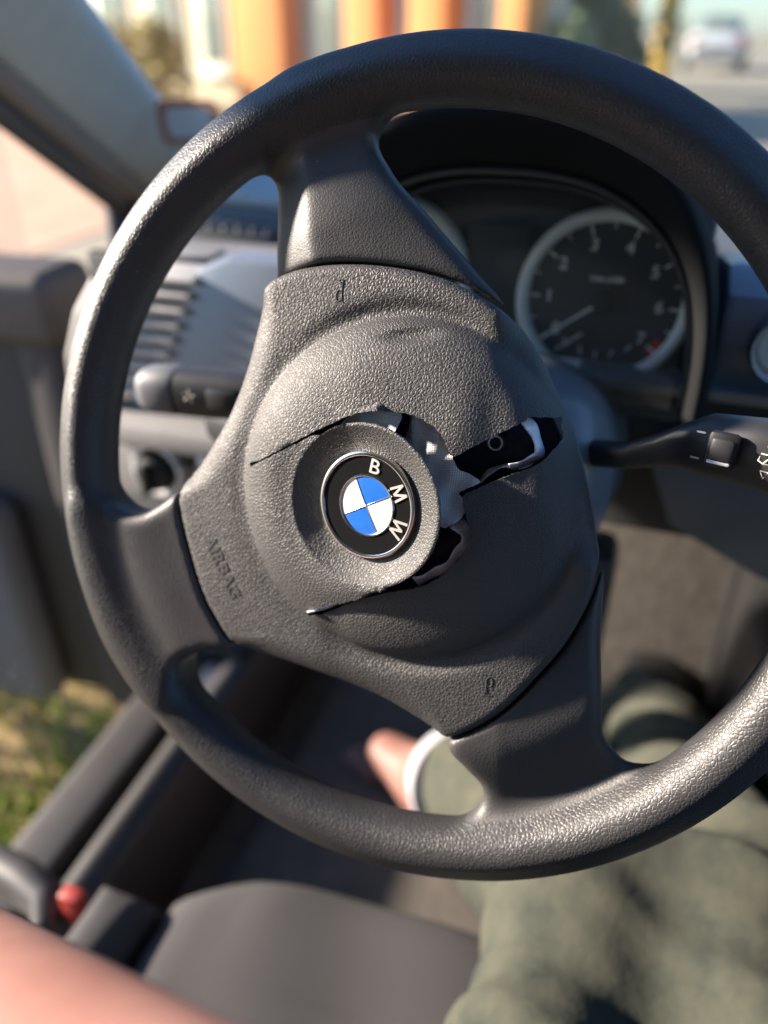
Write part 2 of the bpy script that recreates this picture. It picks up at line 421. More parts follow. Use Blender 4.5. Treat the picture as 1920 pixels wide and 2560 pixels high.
# ================================================================== STEERING WHEEL
# local frame of the wheel: x right, y up within the rim's plane, z towards the driver
WU = (0.98531, 0.06177, 0.15923); WV = (-0.17079, 0.35635, 0.91861); WN = (0.0, -0.93231, 0.36166); W0 = (0, 0, .95)
WM = Matrix(((WU[0], WV[0], WN[0], W0[0]), (WU[1], WV[1], WN[1], W0[1]), (WU[2], WV[2], WN[2], W0[2]), (0, 0, 0, 1)))
wheel = empty('steering_wheel', mat=WM)
tag(wheel, 'black leather-grained car steering wheel with its airbag cover torn open', 'steering wheel')
mm = .001
SEAM_TOP = [(-64.3,92.6), (-57.6,96.4), (-46.3,98.9), (-31.0,99.3), (-14.2,97.7), (2.1,94.3), (15.9,89.9), (27.5,84.3), (37.0,77.9), (42.5,72.9)]
EDGE_RIGHT = [(49.3,65.3), (56.3,53.5), (62.1,40.0), (68.5,24.4), (73.0,6.9), (76.1,-8.7), (77.9,-22.6)]
SEAM_RIGHT = [(78.6,-32.4), (73.7,-49.5), (64.9,-66.3), (52.9,-81.6), (38.4,-97.8), (25.5,-107.6), (12.0,-113.9)]
EDGE_BOT = [(3.5,-112.5), (-15.9,-101.2), (-33.0,-94.4), (-62.7,-85.8), (-86.0,-80.0)]
SEAM_LEFT = [(-95.6,-73.1), (-102.4,-63.3), (-108.8,-49.4), (-113.5,-30.8), (-116.8,-12.3), (-117.2,0.4)]
EDGE_LEFT = [(-114.0,7.5), (-107.0,14.5), (-97.0,26.5), (-87.2,40.3), (-78.5,57.0), (-72.4,73.4), (-68.0,86.5)]
_o = []; _a = []
for seg, (roll, drop) in ((SEAM_TOP, (4, 3.0)), (EDGE_RIGHT, (22, 13)), (SEAM_RIGHT, (4, 3.0)), (EDGE_BOT, (15, 11)), (SEAM_LEFT, (4, 3.0)), (EDGE_LEFT, (16, 11))):
    for p in seg: _o.append((p[0], p[1], roll, drop))
OUT4 = resample(_o, 1.5)
OUT = OUT4[:, :2]

DC = (-16.3, -3.5); DR = 35.6; DKX, DKY, DH = .23, .04, 29.4
def edge_info(x, y):
    d = -poly_sd(x, y, OUT)
    roll = np.zeros_like(x); drop = np.zeros_like(x); wsum = np.zeros_like(x)
    for p in OUT4[::4]:
        w = 1/((x-p[0])**2+(y-p[1])**2+4)**2
        roll += w*p[2]; drop += w*p[3]; wsum += w
    return d, roll/wsum, drop/wsum
def H(x, y):
    """Height (mm) of the cover's front above the rim's mid plane."""
    x = np.asarray(x, float); y = np.asarray(y, float)
    d, roll, drop = edge_info(x, y)
    r = np.hypot(x+4, y)
    h = 9.5+5*(1-np.clip(r/115, 0, 1)**2)
    t = np.clip(1-d/roll, 0, 1); h = h-drop*(1-np.sqrt(np.clip(1-t*t, 0, 1)))
    q = np.clip(r/75, 0, 1)
    pe = 2.6+1.8*sstep(y/30)                              # the upper flap is flatter and ends in a crisper edge
    dome = 12.5*np.clip(1-q**pe, 0, 1)**.75
    side = .22+.78*sstep((x+55)/45)
    h = h+dome-2.4*side*np.exp(-((r-77.5)/4.6)**2)*sstep(d/14)
    # dent on top of the dome, lumps on the upper flap
    h = h-2.3*np.exp(-(((x-6)/11.5)**2+((y-66.5-.0009*(x-6)**2)/2.7)**2)**1.6)
    h = h+1.0*np.exp(-(((x-26)/9)**2+((y-27)/14)**2))-0.9*np.exp(-(((x-40)/7)**2+((y-36)/16)**2))+.7*np.exp(-(((x+18)/16)**2+((y-52)/10)**2))
    # pieces parted by the tears
    dd = np.hypot(x-DC[0], y-DC[1])
    t1 = 14.2+.3615*(x+75); t2 = -56+.393*(x+50.5)
    isL = (dd < DR+.25) | ((x < -6) & (y < t1+.2) & (y > t2-.2))
    plane = DH+DKX*(x-DC[0])+DKY*(y-DC[1])
    w = sstep((dd-DR)/15)
    hl = plane*(1-w)+h*w
    tb = np.clip((35.2-dd)/10.6, 0, 1); bowl = 6.2*(tb+.22*tb*(1-tb))
    lip = -1.0*np.clip((dd-33.9)/1.9, 0, 1)**2*(dd < DR+.3)*(x > -22)
    hl = hl+np.where(dd < DR+.25, -bowl, 0)+lip
    isR = (~isL) & ((y < t2) & (x < 2) | (x >= 2) & (y < 12+.3*(x-45)))
    dist = np.clip(dd-DR, 0, None)
    tear = np.minimum(np.clip(dist, 0, None), np.where(x < -4, np.abs(y-t2), 99))
    tear = np.minimum(tear, np.where(x > 20, np.abs(y-(1.4+.36*(x-24))), 99))
    push = 3.2*np.exp(-tear/17)*sstep((x+49)/16)*(1-sstep((x-44)/16))
    hr = h-push
    # upper flap sags slightly towards its free edge
    up = -1.3*np.exp(-np.clip(dist, 0, None)/10)*sstep((x+30)/14)*(1-sstep((x-48)/16))*(y > 0)
    return np.where(isL, hl, np.where(isR, hr, h-up))
def Hs(x, y): return float(H(np.array([x]), np.array([y]))[0])

def ragged(P, step, amp, rng):
    P = np.asarray(P, float); s = np.concatenate([[0], np.cumsum(np.linalg.norm(np.diff(P, axis=0), axis=1))])
    k = max(2, int(s[-1]/step)+1); t = np.linspace(0, s[-1], k)
    Q = np.stack([np.interp(t, s, P[:, j]) for j in (0, 1)], 1)
    Q[1:-1] += rng.normal(0, amp, (k-2, 2)); return Q
rng = np.random.default_rng(3)
T1U = [(-75.4,17.2), (-74.2,14.9), (-66.6,16.6), (-55.7,21.0), (-45.0,25.5), (-36.7,29.2), (-28.3,32.1)]
UEDGE = [(-28.3,32.1), (-22.3,34.3), (-16.4,36.0), (-8.8,36.7), (-3.2,35.9), (4.0,35.0), (10.4,32.6), (16.4,28.6), (19.6,24.6), (21.2,20.6), (22.0,17.8), (24.5,17.0), (32.0,21.0), (42.2,25.6), (52.0,30.2)]
HOLE_R = [(52.0,30.2), (52.4,31.4), (55.6,31.0), (65.0,30.2), (64.6,27.6), (65.8,22.4), (63.2,19.0), (59.3,14.5)]
REDGE = [(59.3,14.5), (54.5,11.2), (47.0,8.8), (35.0,4.4), (26.0,0.4), (25.8,-3.1), (27.2,-8.6), (28.4,-13.6), (27.4,-20.5), (22.8,-27.6), (16.4,-33.6), (9.4,-38.0), (1.6,-40.4)]
T2L = [(1.6,-40.4), (-5.5,-41.6), (-12,-43.2), (-20,-45.3), (-29.4,-49.2), (-36,-52.4), (-43.5,-55.5), (-50,-57.1)]
T2U = [(-50,-57.1), (-50.6,-55.6), (-46.6,-53.6), (-39,-50.2), (-29.4,-47.5), (-20,-44.1), (-12,-41.3), (-7,-38.8)]
arc = [(DC[0]+DR*math.cos(R(a)), DC[1]+DR*math.sin(R(a))) for a in np.linspace(-76, 121, 60)]
T1L = [arc[-1], (-38.0,27.1), (-45.0,24.5), (-55.7,20.1), (-66.6,15.7), (-73.4,13.6), (-75.4,17.2)]
hole = np.vstack([ragged(T1U, 1.0, .10, rng)[:-1], ragged(UEDGE, .9, .16, rng)[:-1], ragged(HOLE_R, 1.0, .16, rng)[:-1], ragged(REDGE, .9, .14, rng)[:-1],
                  ragged(T2L, .9, .13, rng)[:-1], ragged(T2U, .9, .13, rng)[:-1], ragged(arc, .9, .10, rng)[:-1], ragged(T1L, 1.0, .10, rng)[:-1]])

def cdt_sheet(outline, holes, step, extra=None, jitter=.0):
    xs = np.arange(outline[:, 0].min(), outline[:, 0].max(), step); ys = np.arange(outline[:, 1].min(), outline[:, 1].max(), step*.866)
    gx, gy = np.meshgrid(xs, ys); gx = gx+((np.arange(len(ys)) % 2)*step*.5)[:, None]
    gx, gy = gx.ravel(), gy.ravel()
    if extra is not None: gx = np.concatenate([gx, extra[:, 0]]); gy = np.concatenate([gy, extra[:, 1]])
    k = poly_sd(gx, gy, outline) < -step*.45
    for hl in holes: k &= poly_sd(gx, gy, hl) > step*.4
    gx, gy = gx[k], gy[k]
    pts = []; edges = []
    for loop in [outline]+list(holes):
        b = len(pts); pts += [Vector((float(p[0]), float(p[1]))) for p in loop]
        edges += [(b+i, b+(i+1) % len(loop)) for i in range(len(loop))]
    pts += [Vector((float(a), float(b))) for a, b in zip(gx, gy)]
    V, E_, F, _, _, _ = delaunay_2d_cdt(pts, edges, [], 0, 1e-6)
    V = np.array([(v.x, v.y) for v in V]); F = np.array([f for f in F if len(f) == 3])
    c = V[F].mean(1); keep = poly_sd(c[:, 0], c[:, 1], outline) < 0
    for hl in holes: keep &= poly_sd(c[:, 0], c[:, 1], hl) > 0
    return V, F[keep]
def sheet_obj(name, V, F, hfun, thick, mat, rim_mat, parent, back_z=None, out_poly=None):
    """Give a 2-D triangulation (mm) a height, a thickness and its own edge faces."""
    z = hfun(V[:, 0], V[:, 1]); n = len(V)
    zb = z-thick
    a = {}
    for f in F:
        for i in range(3):
            e = (f[i], f[(i+1) % 3]); a[e] = a.get(e, 0)+1
    bnd = [e for e in a if (e[1], e[0]) not in a]
    # the triangulation can come out clockwise: orient upwards
    A, B, C = V[F[0][0]], V[F[0][1]], V[F[0][2]]
    flip = ((B-A)[0]*(C-A)[1]-(B-A)[1]*(C-A)[0]) < 0
    verts = [(V[i, 0]*mm, V[i, 1]*mm, z[i]*mm) for i in range(n)]+[(V[i, 0]*mm, V[i, 1]*mm, zb[i]*mm) for i in range(n)]
    faces = [tuple(f[::-1]) if flip else tuple(f) for f in F]; nf = len(faces)
    faces += [tuple(i+n for i in (f if flip else f[::-1])) for f in F]
    nb = len(faces); bi = sorted({i for e in bnd for i in e})
    mp = {i: len(verts)+k for k, i in enumerate(bi)}; verts += [verts[i] for i in bi]
    low = {}
    for i in bi:
        v = verts[i+n]
        if out_poly is not None and back_z is not None and abs(poly_sd(np.array([V[i, 0]]), np.array([V[i, 1]]), out_poly)[0]) < .05: v = (v[0], v[1], back_z*mm)
        low[i] = len(verts); verts.append(v)
    for e in bnd:
        q = (mp[e[0]], low[e[0]], low[e[1]], mp[e[1]])
        faces.append(q[::-1] if flip else q)
    o = mesh_obj(name, verts, faces, mat, parent)
    o.data.materials.append(rim_mat)
    mi = np.zeros(len(faces), np.int32); mi[nf:] = 1; o.data.polygons.foreach_set('material_index', mi)
    o.data.update(); return o

ring = np.array([(DC[0]+rr*math.cos(t), DC[1]+rr*math.sin(t)) for rr in (34.9, 34.1, 33.3) for t in np.linspace(0, 2*math.pi, 200, endpoint=False)])
V2, F2 = cdt_sheet(OUT, [hole], 1.25, ring)
cover = sheet_obj('airbag_cover', V2, F2, H, 2.4, M['cover'], M['torn'], wheel, back_z=-9, out_poly=OUT)
cover['label'] = 'dark grey grained airbag cover split by ragged tears'

# raised lettering and horn marks moulded into the cover (sub-parts of the cover)
def conform(me, lift):
    co = np.array([v.co[:] for v in me.vertices]); z = H(co[:, 0]/mm, co[:, 1]/mm)*mm
    for v, zz in zip(me.vertices, z): v.co.z += zz+lift
bd = Vector((11.3, -27.2)).normalized()
for k, ch in enumerate('AIRBAG'):
    me = text_mesh(ch, 9.0*mm, .18*mm, .12*mm)
    adv = [-13.6, -9.3, -5.2, .4, 6.2, 12.4][k]*mm
    c = Vector((-95.4, -36.0))*mm+bd*adv
    me.transform(Matrix(((bd.x, -bd.y, 0, c.x), (bd.y, bd.x, 0, c.y), (0, 0, 1, 0), (0, 0, 0, 1))))
    conform(me, .10*mm); me.materials.clear(); me.materials.append(M['smooth'])
    o = link(bpy.data.objects.new('letter', me), cover)
def horn(cx, cy, ang, flip):
    ca, sa = math.cos(ang), math.sin(ang)
    def T(x, y):
        x *= flip; X, Y = cx+ca*x-sa*y, cy+sa*x+ca*y; return (X*mm, Y*mm, (Hs(X, Y)+.12)*mm)
    loop = [T(1.35*math.cos(t), -1.4+2.3*math.sin(t)) for t in np.linspace(0, 2*math.pi, 20, endpoint=False)]
    tube('horn_symbol', loop, .15*mm, M['smooth'], cover, 6, closed=True)
    stem = [T(x, y) for x, y in [(-1.6, 5.0), (.1, 4.6), (.9, 3.4), (1.25, 1.2), (1.35, -1.2), (1.5, -3.2), (2.3, -4.4)]]
    tube('horn_symbol', stem, .15*mm, M['smooth'], cover, 6)
    tube('horn_symbol', [T(x, y) for x, y in [(-1.6, 5.0), (1.6, 5.4), (1.35, 3.4), (1.35, 1.5)]], .15*mm, M['smooth'], cover, 6)
horn(-27.4, 87.2, R(-8), 1); horn(32.4, -85.5, R(172), 1)

# ---- rim and spokes: one moulded skin, polygonised from a distance field, then parted into its pieces
h = 1.7
gx = np.arange(-200, 200.1, h); gz = np.arange(-26, 26.1, h)
X, Y = np.meshgrid(gx, gx, indexing='ij')
SPOKES = [
    [(-64.5,80), (-64.7,105.3), (-64.2,117.2), (-64.0,130), (-62,172), (-16,174), (-12.4,150), (-8.4,141.1), (-2.8,132.1), (6.8,120.8), (18.1,106.7), (29.3,92.7), (42.5,73.5), (30,60), (-50,65)],
    [(-104,6), (-118.8,1.2), (-131,-6.0), (-143,-10.0), (-174,-9), (-165,-70), (-140,-104), (-124,-85), (-111,-79.5), (-95,-75), (-80,-40)],
    [(24,-92), (11.0,-117.5), (18.2,-130.7), (25.5,-143), (28,-174), (110,-145), (90,-126), (80.8,-113), (79.8,-100), (79.5,-69), (79.3,-30), (60,-35)]]
SP2 = [resample(s, 2.0) for s in SPOKES]
SD = [poly_sd(X, Y, s) for s in SP2]
padsd = poly_sd(X, Y, OUT)
rr = np.hypot(X, Y); th = np.arctan2(Y, X)
Fd = None
A_, B_ = 13.9, 15.4
RC = 187.5-A_
vox = np.zeros(X.shape+(len(gz),), np.float32)
t_rim = sstep((rr-118)/42)
rx = -40.0+(Y-102.2)*(-3.2/51.4)                       # ridge along the upper spoke
sx = X-rx
top0 = 9.0-7.0*t_rim-.58*np.logaddexp(0, (-sx-1.0)/1.6)*1.6-.10*np.clip(sx, 0, None)*(1-.3*t_rim)
top1 = 8.5+3.5*sstep((rr-116)/34)+0*X
top2 = 8.5-9.0*t_rim-.10*np.clip(X-35, 0, None)
for k, z in enumerate(gz):
    q = rr-RC
    tor = (np.sqrt((q/A_)**2+(z/B_)**2)-1)*A_
    tor = smax(tor, q*.574+z*.819-13.5, 1.3)               # flat along the outer front, with two soft edges
    d = tor
    for sd, top in zip(SD, (top0, top1, top2)):
        bot = -13.0
        slab = smax(z-top, bot-z, 3.0)
        s = smax(sd, slab, 7.0)
        d = smin(d, s, 13.0)
    d = smax(d, 1.5-padsd, 1.6)                          # gap round the cover
    vox[:, :, k] = d
Vn, Qn, Nn = surface_nets(vox, (gx[0], gx[0], gz[0]), h)
cq = Vn[Qn].mean(1)
rq = np.hypot(cq[:, 0], cq[:, 1])
who = np.zeros(len(Qn), int)
for i, s in enumerate(SP2):
    sdq = poly_sd(cq[:, 0], cq[:, 1], s)
    who[(sdq < 9) & (rq < RC-A_-1.5)] = i+1
for i, nm in enumerate(('rim', 'spoke', 'spoke', 'spoke')):
    q = Qn[who == i]; u, inv = np.unique(q, return_inverse=True)
    mesh_obj(nm, Vn[u]*mm, inv.reshape(q.shape), M['rim'] if i == 0 else M['spoke'], wheel, True, Nn[u])

# ---- behind the cover: housing, fabric, film, rivet
HB = resample([(p[0]*.93-.3, p[1]*.93) for p in OUT], 6)
HF, HT = cdt_sheet(HB, [], 8)
hs = sheet_obj('airbag_housing', HF, HT, lambda x, y: 2.0+1.1*np.sin(x*.11+1)*np.cos(y*.09), 40, M['cavity'], M['black'], wheel)
def ribbon(name, pts, w, z0, lean, mat, parent):
    """A torn strip standing on edge along a path (mm)."""
    P = resample(pts, .8, False); V = []; F = []; n = len(P)
    for i in range(n):
        t = P[min(i+1, n-1)]-P[max(i-1, 0)]; t = t/np.linalg.norm(t); nx_ = np.array([-t[1], t[0]])
        for j in range(5):
            s = j/4; jag = rng.normal(0, .35) if j == 4 else 0
            p = P[i]+nx_*(lean*s+.5*math.sin(i*.35+s*2)); V.append((p[0]*mm, p[1]*mm, (z0+w*s*(1+.12*math.sin(i*.5))+jag)*mm))
    for i in range(n-1):
        for j in range(4): F.append((i*5+j, (i+1)*5+j, (i+1)*5+j+1, i*5+j+1))
    o = mesh_obj(name, V, F, mat, parent)
    so = o.modifiers.new('thickness', 'SOLIDIFY'); so.thickness = .0005
    return o
ribbon('torn_film', [(-49.0,-56.0), (-43.5,-54.2), (-38.0,-52.0), (-31.0,-49.0)], 5, 12, 1.6, M['film'], wheel)
ribbon('torn_film', [(50.6,31.5), (55.3,26.5), (57.2,19.7), (57.0,14.8), (53.5,12.4), (44.9,9.6)], 6, 10, -3.0, M['film'], wheel)
ribbon('torn_film', [(20.5,-10.3), (26.6,-13.5), (27.6,-20.6), (23.0,-28.0), (16.0,-34.6), (3.2,-40.4)], 4, 14, -4.6, M['film'], wheel)
ribbon('torn_film', [(30.9,4.6), (34.4,9.0), (40.3,11.4), (46.0,11.0), (53,12.8)], 4, 7, -1.5, M['film'], wheel)
for pr in (2.9, 4.0):
    tube('rivet_ring', [((37.0+pr*math.cos(t))*mm, (20.3+pr*math.sin(t))*mm, (5.0-.4*(pr-2.9))*mm) for t in np.linspace(0, 2*math.pi, 28, endpoint=False)], .45*mm, M['film'] if pr < 3 else M['black'], wheel, 8, closed=True)
FAB1 = [(-30.7,28.0), (-24.7,33.5), (-12.6,38.7), (1.0,36.0), (1.6,33.2), (-1.2,28.0), (-3.4,22.0), (-12.0,25.4), (-21.7,26.1)]
FAB2 = [(3.9,37.4), (12.9,31.7), (19.1,24.2), (22.1,15.8), (24.6,10.6), (31.3,7.5), (33.4,5.4), (28.5,3.4), (23.2,1.0), (25.6,-1.8), (27.0,-6.5), (23.5,-10.5), (17.5,-13.6), (6.6,-9.7), (3.2,9.5), (-1.1,18.8), (0.8,24.5), (3.4,30.5)]
for nm, fp, f in (('airbag_fabric', FAB1, lambda x, y: 22.0+.15*(x+12)-.10*(y-32)+.6*np.sin(.5*x+.3*y)),
                  ('airbag_fabric', FAB2, lambda x, y: 21.0+1.0*np.sin(.22*(x+y))+.7*np.sin(.5*x-.28*y)-.05*(x-18)**2*.12-2.2*np.exp(-((x-2.0-.1*(y-25))/1.6)**2))):
    ol = ragged(np.vstack([fp, fp[:1]]), .7, .12, rng)[:-1]
    a, b_ = cdt_sheet(ol, [], .9)
    sheet_obj(nm, a, b_, f, .35, M['fabric'], M['fabric'], wheel)

# ---- the badge
nrm = Vector((-DKX, -DKY, 1)).normalized()
ec = Vector((DC[0], DC[1], DH))*mm-nrm*(6.2*mm)
up2 = Vector((math.cos(R(19.5)), math.sin(R(19.5)), 0)); up2 = (up2-nrm*up2.dot(nrm)).normalized(); rt2 = up2.cross(nrm)
EM = Matrix(((rt2.x, up2.x, nrm.x, ec.x), (rt2.y, up2.y, nrm.y, ec.y), (rt2.z, up2.z, nrm.z, ec.z), (0, 0, 0, 1)))
def lathe(name, prof, mat, parent, mtx, seg=96):
    V = []; F = []; n = len(prof)
    for k in range(seg):
        t = 2*math.pi*k/seg
        for r_, z_ in prof: V.append(mtx @ Vector((r_*math.cos(t), r_*math.sin(t), z_)))
    for k in range(seg):
        for i in range(n-1): F.append((k*n+i, ((k+1) % seg)*n+i, ((k+1) % seg)*n+i+1, k*n+i+1))
    return smooth_by_angle(mesh_obj(name, V, F, mat, parent), 40)
ER = 23.7*mm
badge = lathe('badge', [(0, 1.5*mm), (12*mm, 1.75*mm), (ER-2.4*mm, 1.75*mm), (ER-2.2*mm, 1.0*mm), (ER-2*mm, -1.5*mm)], M['emb_black'], wheel, EM)
badge['label'] = 'round black badge with chrome rim, blue and white quarters and chrome letters'
lathe('badge_rim', [(ER-2.3*mm, 1.6*mm), (ER-2.1*mm, 2.5*mm), (ER-1.3*mm, 2.75*mm), (ER-.4*mm, 2.4*mm), (ER, 1.2*mm), (ER, -2.0*mm)], M['chrome'], badge, EM)
r1 = 12.6*mm
lathe('inner_ring', [(r1, 1.6*mm), (r1, 2.25*mm), (r1+.25*mm, 2.4*mm), (r1+.75*mm, 2.35*mm), (r1+.95*mm, 1.6*mm)], M['chrome'], badge, EM)
for k in range(4):
    a0 = k*math.pi/2; V = []; F = []
    nr, na = 7, 16
    for i in range(nr+1):
        for j in range(na+1):
            rad = .35*mm+(r1-.35*mm)*i/nr; t = a0+.02+(math.pi/2-.04)*j/na
            V.append(EM @ Vector((rad*math.cos(t), rad*math.sin(t), 2.35*mm-.55*mm*(rad/r1)**2)))
    for i in range(nr):
        for j in range(na): F.append((i*(na+1)+j, (i+1)*(na+1)+j, (i+1)*(na+1)+j+1, i*(na+1)+j+1))
    mesh_obj('quarter', V, F, M['emb_blue'] if k in (1, 3) else M['emb_white'], badge)
for k in range(2):
    t = k*math.pi/2; dx, dy = math.cos(t), math.sin(t)
    tube('cross_line', [EM @ Vector((dx*s*r1, dy*s*r1, 2.35*mm-.55*mm*s*s+.02*mm)) for s in np.linspace(-1, 1, 15)], .27*mm, M['chrome'], badge, 6)
for ch, a in (('B', 52), ('M', 0), ('W', -52)):
    t = R(90+a); rad = 17.3*mm
    mt = EM @ Matrix.Translation((rad*math.cos(t), rad*math.sin(t), 1.9*mm)) @ Matrix.Rotation(R(a), 4, 'Z')
    if ch == 'B':
        text_obj('letter', ch, 8.8*mm, .40*mm, M['chromel'], badge, mt @ Matrix.Scale(1.12, 4, (1, 0, 0)), .06*mm); continue
    zig = [(-2.9, -3.0), (-2.3, 3.0), (0, -2.4), (2.3, 3.0), (2.9, -3.0)] if ch == 'M' else [(-3.9, 3.0), (-2.0, -3.0), (0, 2.2), (2.0, -3.0), (3.9, 3.0)]
    bm = bmesh.new()
    for i in range(4):                                     # four straight strokes
        p, q = Vector((*zig[i], 0)), Vector((*zig[i+1], 0)); d = (q-p).normalized(); nn_ = Vector((-d.y, d.x, 0))*.52
        zt = .40+.03*(i % 2); p = p-d*.15; q = q+d*.15
        lo_ = [bm.verts.new(mt @ (v*mm)) for v in (p-nn_+Vector((0, 0, -.4)), q-nn_+Vector((0, 0, -.4)), q+nn_+Vector((0, 0, -.4)), p+nn_+Vector((0, 0, -.4)))]
        hi_ = [bm.verts.new(mt @ (v*mm)) for v in (p-nn_+Vector((0, 0, zt)), q-nn_+Vector((0, 0, zt)), q+nn_+Vector((0, 0, zt)), p+nn_+Vector((0, 0, zt)))]
        bm.faces.new(hi_); bm.faces.new(lo_[::-1])
        for j in range(4): bm.faces.new((lo_[j], lo_[(j+1) % 4], hi_[(j+1) % 4], hi_[j]))
    bmesh.ops.recalc_face_normals(bm, faces=bm.faces)
    bm_obj('letter', bm, M['chromel'], badge)

# ================================================================== DASHBOARD
dash = empty('dashboard', (0, .3, .9))
tag(dash, 'dark dashboard behind the steering wheel with round gauges and air vent', 'dashboard')
dash.location = (0, 0, 0)
# column shroud behind the wheel's hub
cax = Vector((0, .93231, -.36166))
loft('column_shroud', [(Vector(W0)+cax*t, a, b) for t, a, b in ((.058, .050, .046), (.062, .066, .060), (.085, .080, .066), (.13, .084, .068), (.20, .084, .07), (.27, .09, .075))], M['shroud'], dash, 40, 2.6)
# gauge cluster
GM = Matrix.Translation((.0585, .22, .9785)) @ Matrix.Rotation(R(90-7), 4, 'X')
GS = Matrix.Translation((-.0845, .22, .9785)) @ Matrix.Rotation(R(90-7), 4, 'X')
def chopped(r, z, cut=.83, n=72):
    pts = []
    for k in range(n):
        t = 2*math.pi*k/n; x, y = r*math.cos(t), r*math.sin(t); pts.append((x, max(y, -cut*r), z))
    return pts
def gauge(name, G, right):
    g = None
    V = [G @ Vector(p) for p in chopped(.0500, -.002)]; g = mesh_obj(name, V+[G @ Vector((0, 0, -.002))], [(k, (k+1) % 72, 72) for k in range(72)], M['gauge'], dash, False)
    rows = [(.0472, -.001), (.0478, .003), (.0512, .0052), (.0552, .0040), (.0560, -.006)]
    V = []; F = []
    for r_, z_ in rows: V += [G @ Vector(p) for p in chopped(r_, z_)]
    for i in range(len(rows)-1):
        for k in range(72): F.append((i*72+k, i*72+(k+1) % 72, (i+1)*72+(k+1) % 72, (i+1)*72+k))
    mesh_obj('bezel', V, F, M['bezel'], g)
    for k in range(15):
        a = R(217-k*18.3); major = k % 2 == 0
        r0, r1_ = .0475, (.0405 if major else .0435)
        mt = G @ Matrix.Rotation(a, 4, 'Z') @ Matrix.Translation(((r0+r1_)/2, 0, -.001))
        bm = bmesh.new(); bmesh.ops.create_cube(bm, size=1); bmesh.ops.scale(bm, vec=(r0-r1_, .0014 if major else .0010, .0008), verts=bm.verts); bmesh.ops.transform(bm, matrix=mt, verts=bm.verts)
        bm_obj('tick', bm, M['mark'], g)
        if major:
            p = Vector((.0345*math.cos(a), .0345*math.sin(a), -.001))
            text_obj('number', str(k//2) if right else str(k//2*40), .0105 if right else .0085, .0003, M['mark'], g, G @ Matrix.Translation(p), .0002)
    a = R(217)
    loft('needle', [(G @ Vector((.046*math.cos(a), .046*math.sin(a), .003)), .0008, .0008), (G @ Vector((.006*math.cos(a), .006*math.sin(a), .003)), .0017, .001)], M['needle'], g, 8)
    lathe('needle_hub', [(.0075, -.002), (.0075, .004), (.006, .006), (0, .0065)], M['black'], g, G, 24)
    if right:
        for k in range(3):
            a = R(-32-k*5.0); mt = G @ Matrix.Rotation(a, 4, 'Z') @ Matrix.Translation((.0445, 0, -.0012))
            bm = bmesh.new(); bmesh.ops.create_cube(bm, size=1); bmesh.ops.scale(bm, vec=(.0065, .0036, .0008), verts=bm.verts); bmesh.ops.transform(bm, matrix=mt, verts=bm.verts)
            bm_obj('red_zone', bm, M['red'], g)
        text_obj('unit_text', '1/min x1000', .0042, .0003, M['mark'], g, G @ Matrix.Translation((0, .013, -.001)), .0002)
        for k in range(5):
            x = -.020+.010*k; y = -.0285-.0065*math.sin(math.pi*k/4)
            bm = bmesh.new(); bmesh.ops.create_cube(bm, size=1); bmesh.ops.scale(bm, vec=(.0011, .005, .0008), verts=bm.verts)
            bmesh.ops.transform(bm, matrix=G @ Matrix.Translation((x, y, -.001)) @ Matrix.Rotation(-(k-2)*.35, 4, 'Z'), verts=bm.verts); bm_obj('tick', bm, M['mark'], g)
        loft('small_needle', [(G @ Vector((-.026, -.034, .002)), .0005, .0005), (G @ Vector((-.010, -.0215, .002)), .0011, .0008)], M['needle'], g, 8)
    return g
gauge('tachometer', GM, True); gauge('speedometer', GS, False)
box('cluster_panel', (-.013, .236, .975), (.262, .014, .15), M['gauge'], dash, .004, Matrix.Rotation(R(-7), 3, 'X'))
box('display_panel', (-.013, .2265, 1.000), (.040, .004, .040), M['dash_dark'], dash, .002, Matrix.Rotation(R(-7), 3, 'X'))
# hood over the gauges: arched shell, thicker at its lip
def arch(name, hw, ztop, zbase, y, n=40, cx=-.004):
    return [(cx+hw*math.copysign(abs(math.cos(t))**.8, math.cos(t)), y, zbase+(ztop-zbase)*abs(math.sin(t))**.75) for t in np.linspace(0, math.pi, n)]
rows = [(.119, 1.046, .925, .232), (.120, 1.054, .925, .20), (.121, 1.068, .925, .165), (.122, 1.080, .928, .158), (.1235, 1.086, .93, .150), (.1265, 1.091, .93, .149), (.129, 1.094, .925, .155), (.133, 1.092, .92, .18), (.142, 1.075, .90, .30), (.15, 1.05, .88, .42)]
V = []; F = []
for r_ in rows: V += arch('', *r_)
for i in range(len(rows)-1):
    for k in range(39): F.append((i*40+k, i*40+k+1, (i+1)*40+k+1, (i+1)*40+k))
M['hood'] = plain('hood_lining', (.010, .011, .012), .95, spec=.1, bump=.3, bscale=900, bdist=.0003)
mesh_obj('cluster_hood', V, F, M['hood'], dash)
for yy, zt, hw in ((.182, 1.0575, .1195), (.212, 1.048, .1185)):
    tube('hood_step', arch('', hw, zt, .93, yy), .0022, M['dash_dark'], dash, 8)
box('haze_lens', (-.004, .196, .985), (.225, .002, .120), M['lens'], dash, 0, Matrix.Rotation(R(-22), 3, 'X'))  # pane added over the gauges to give them a glare haze
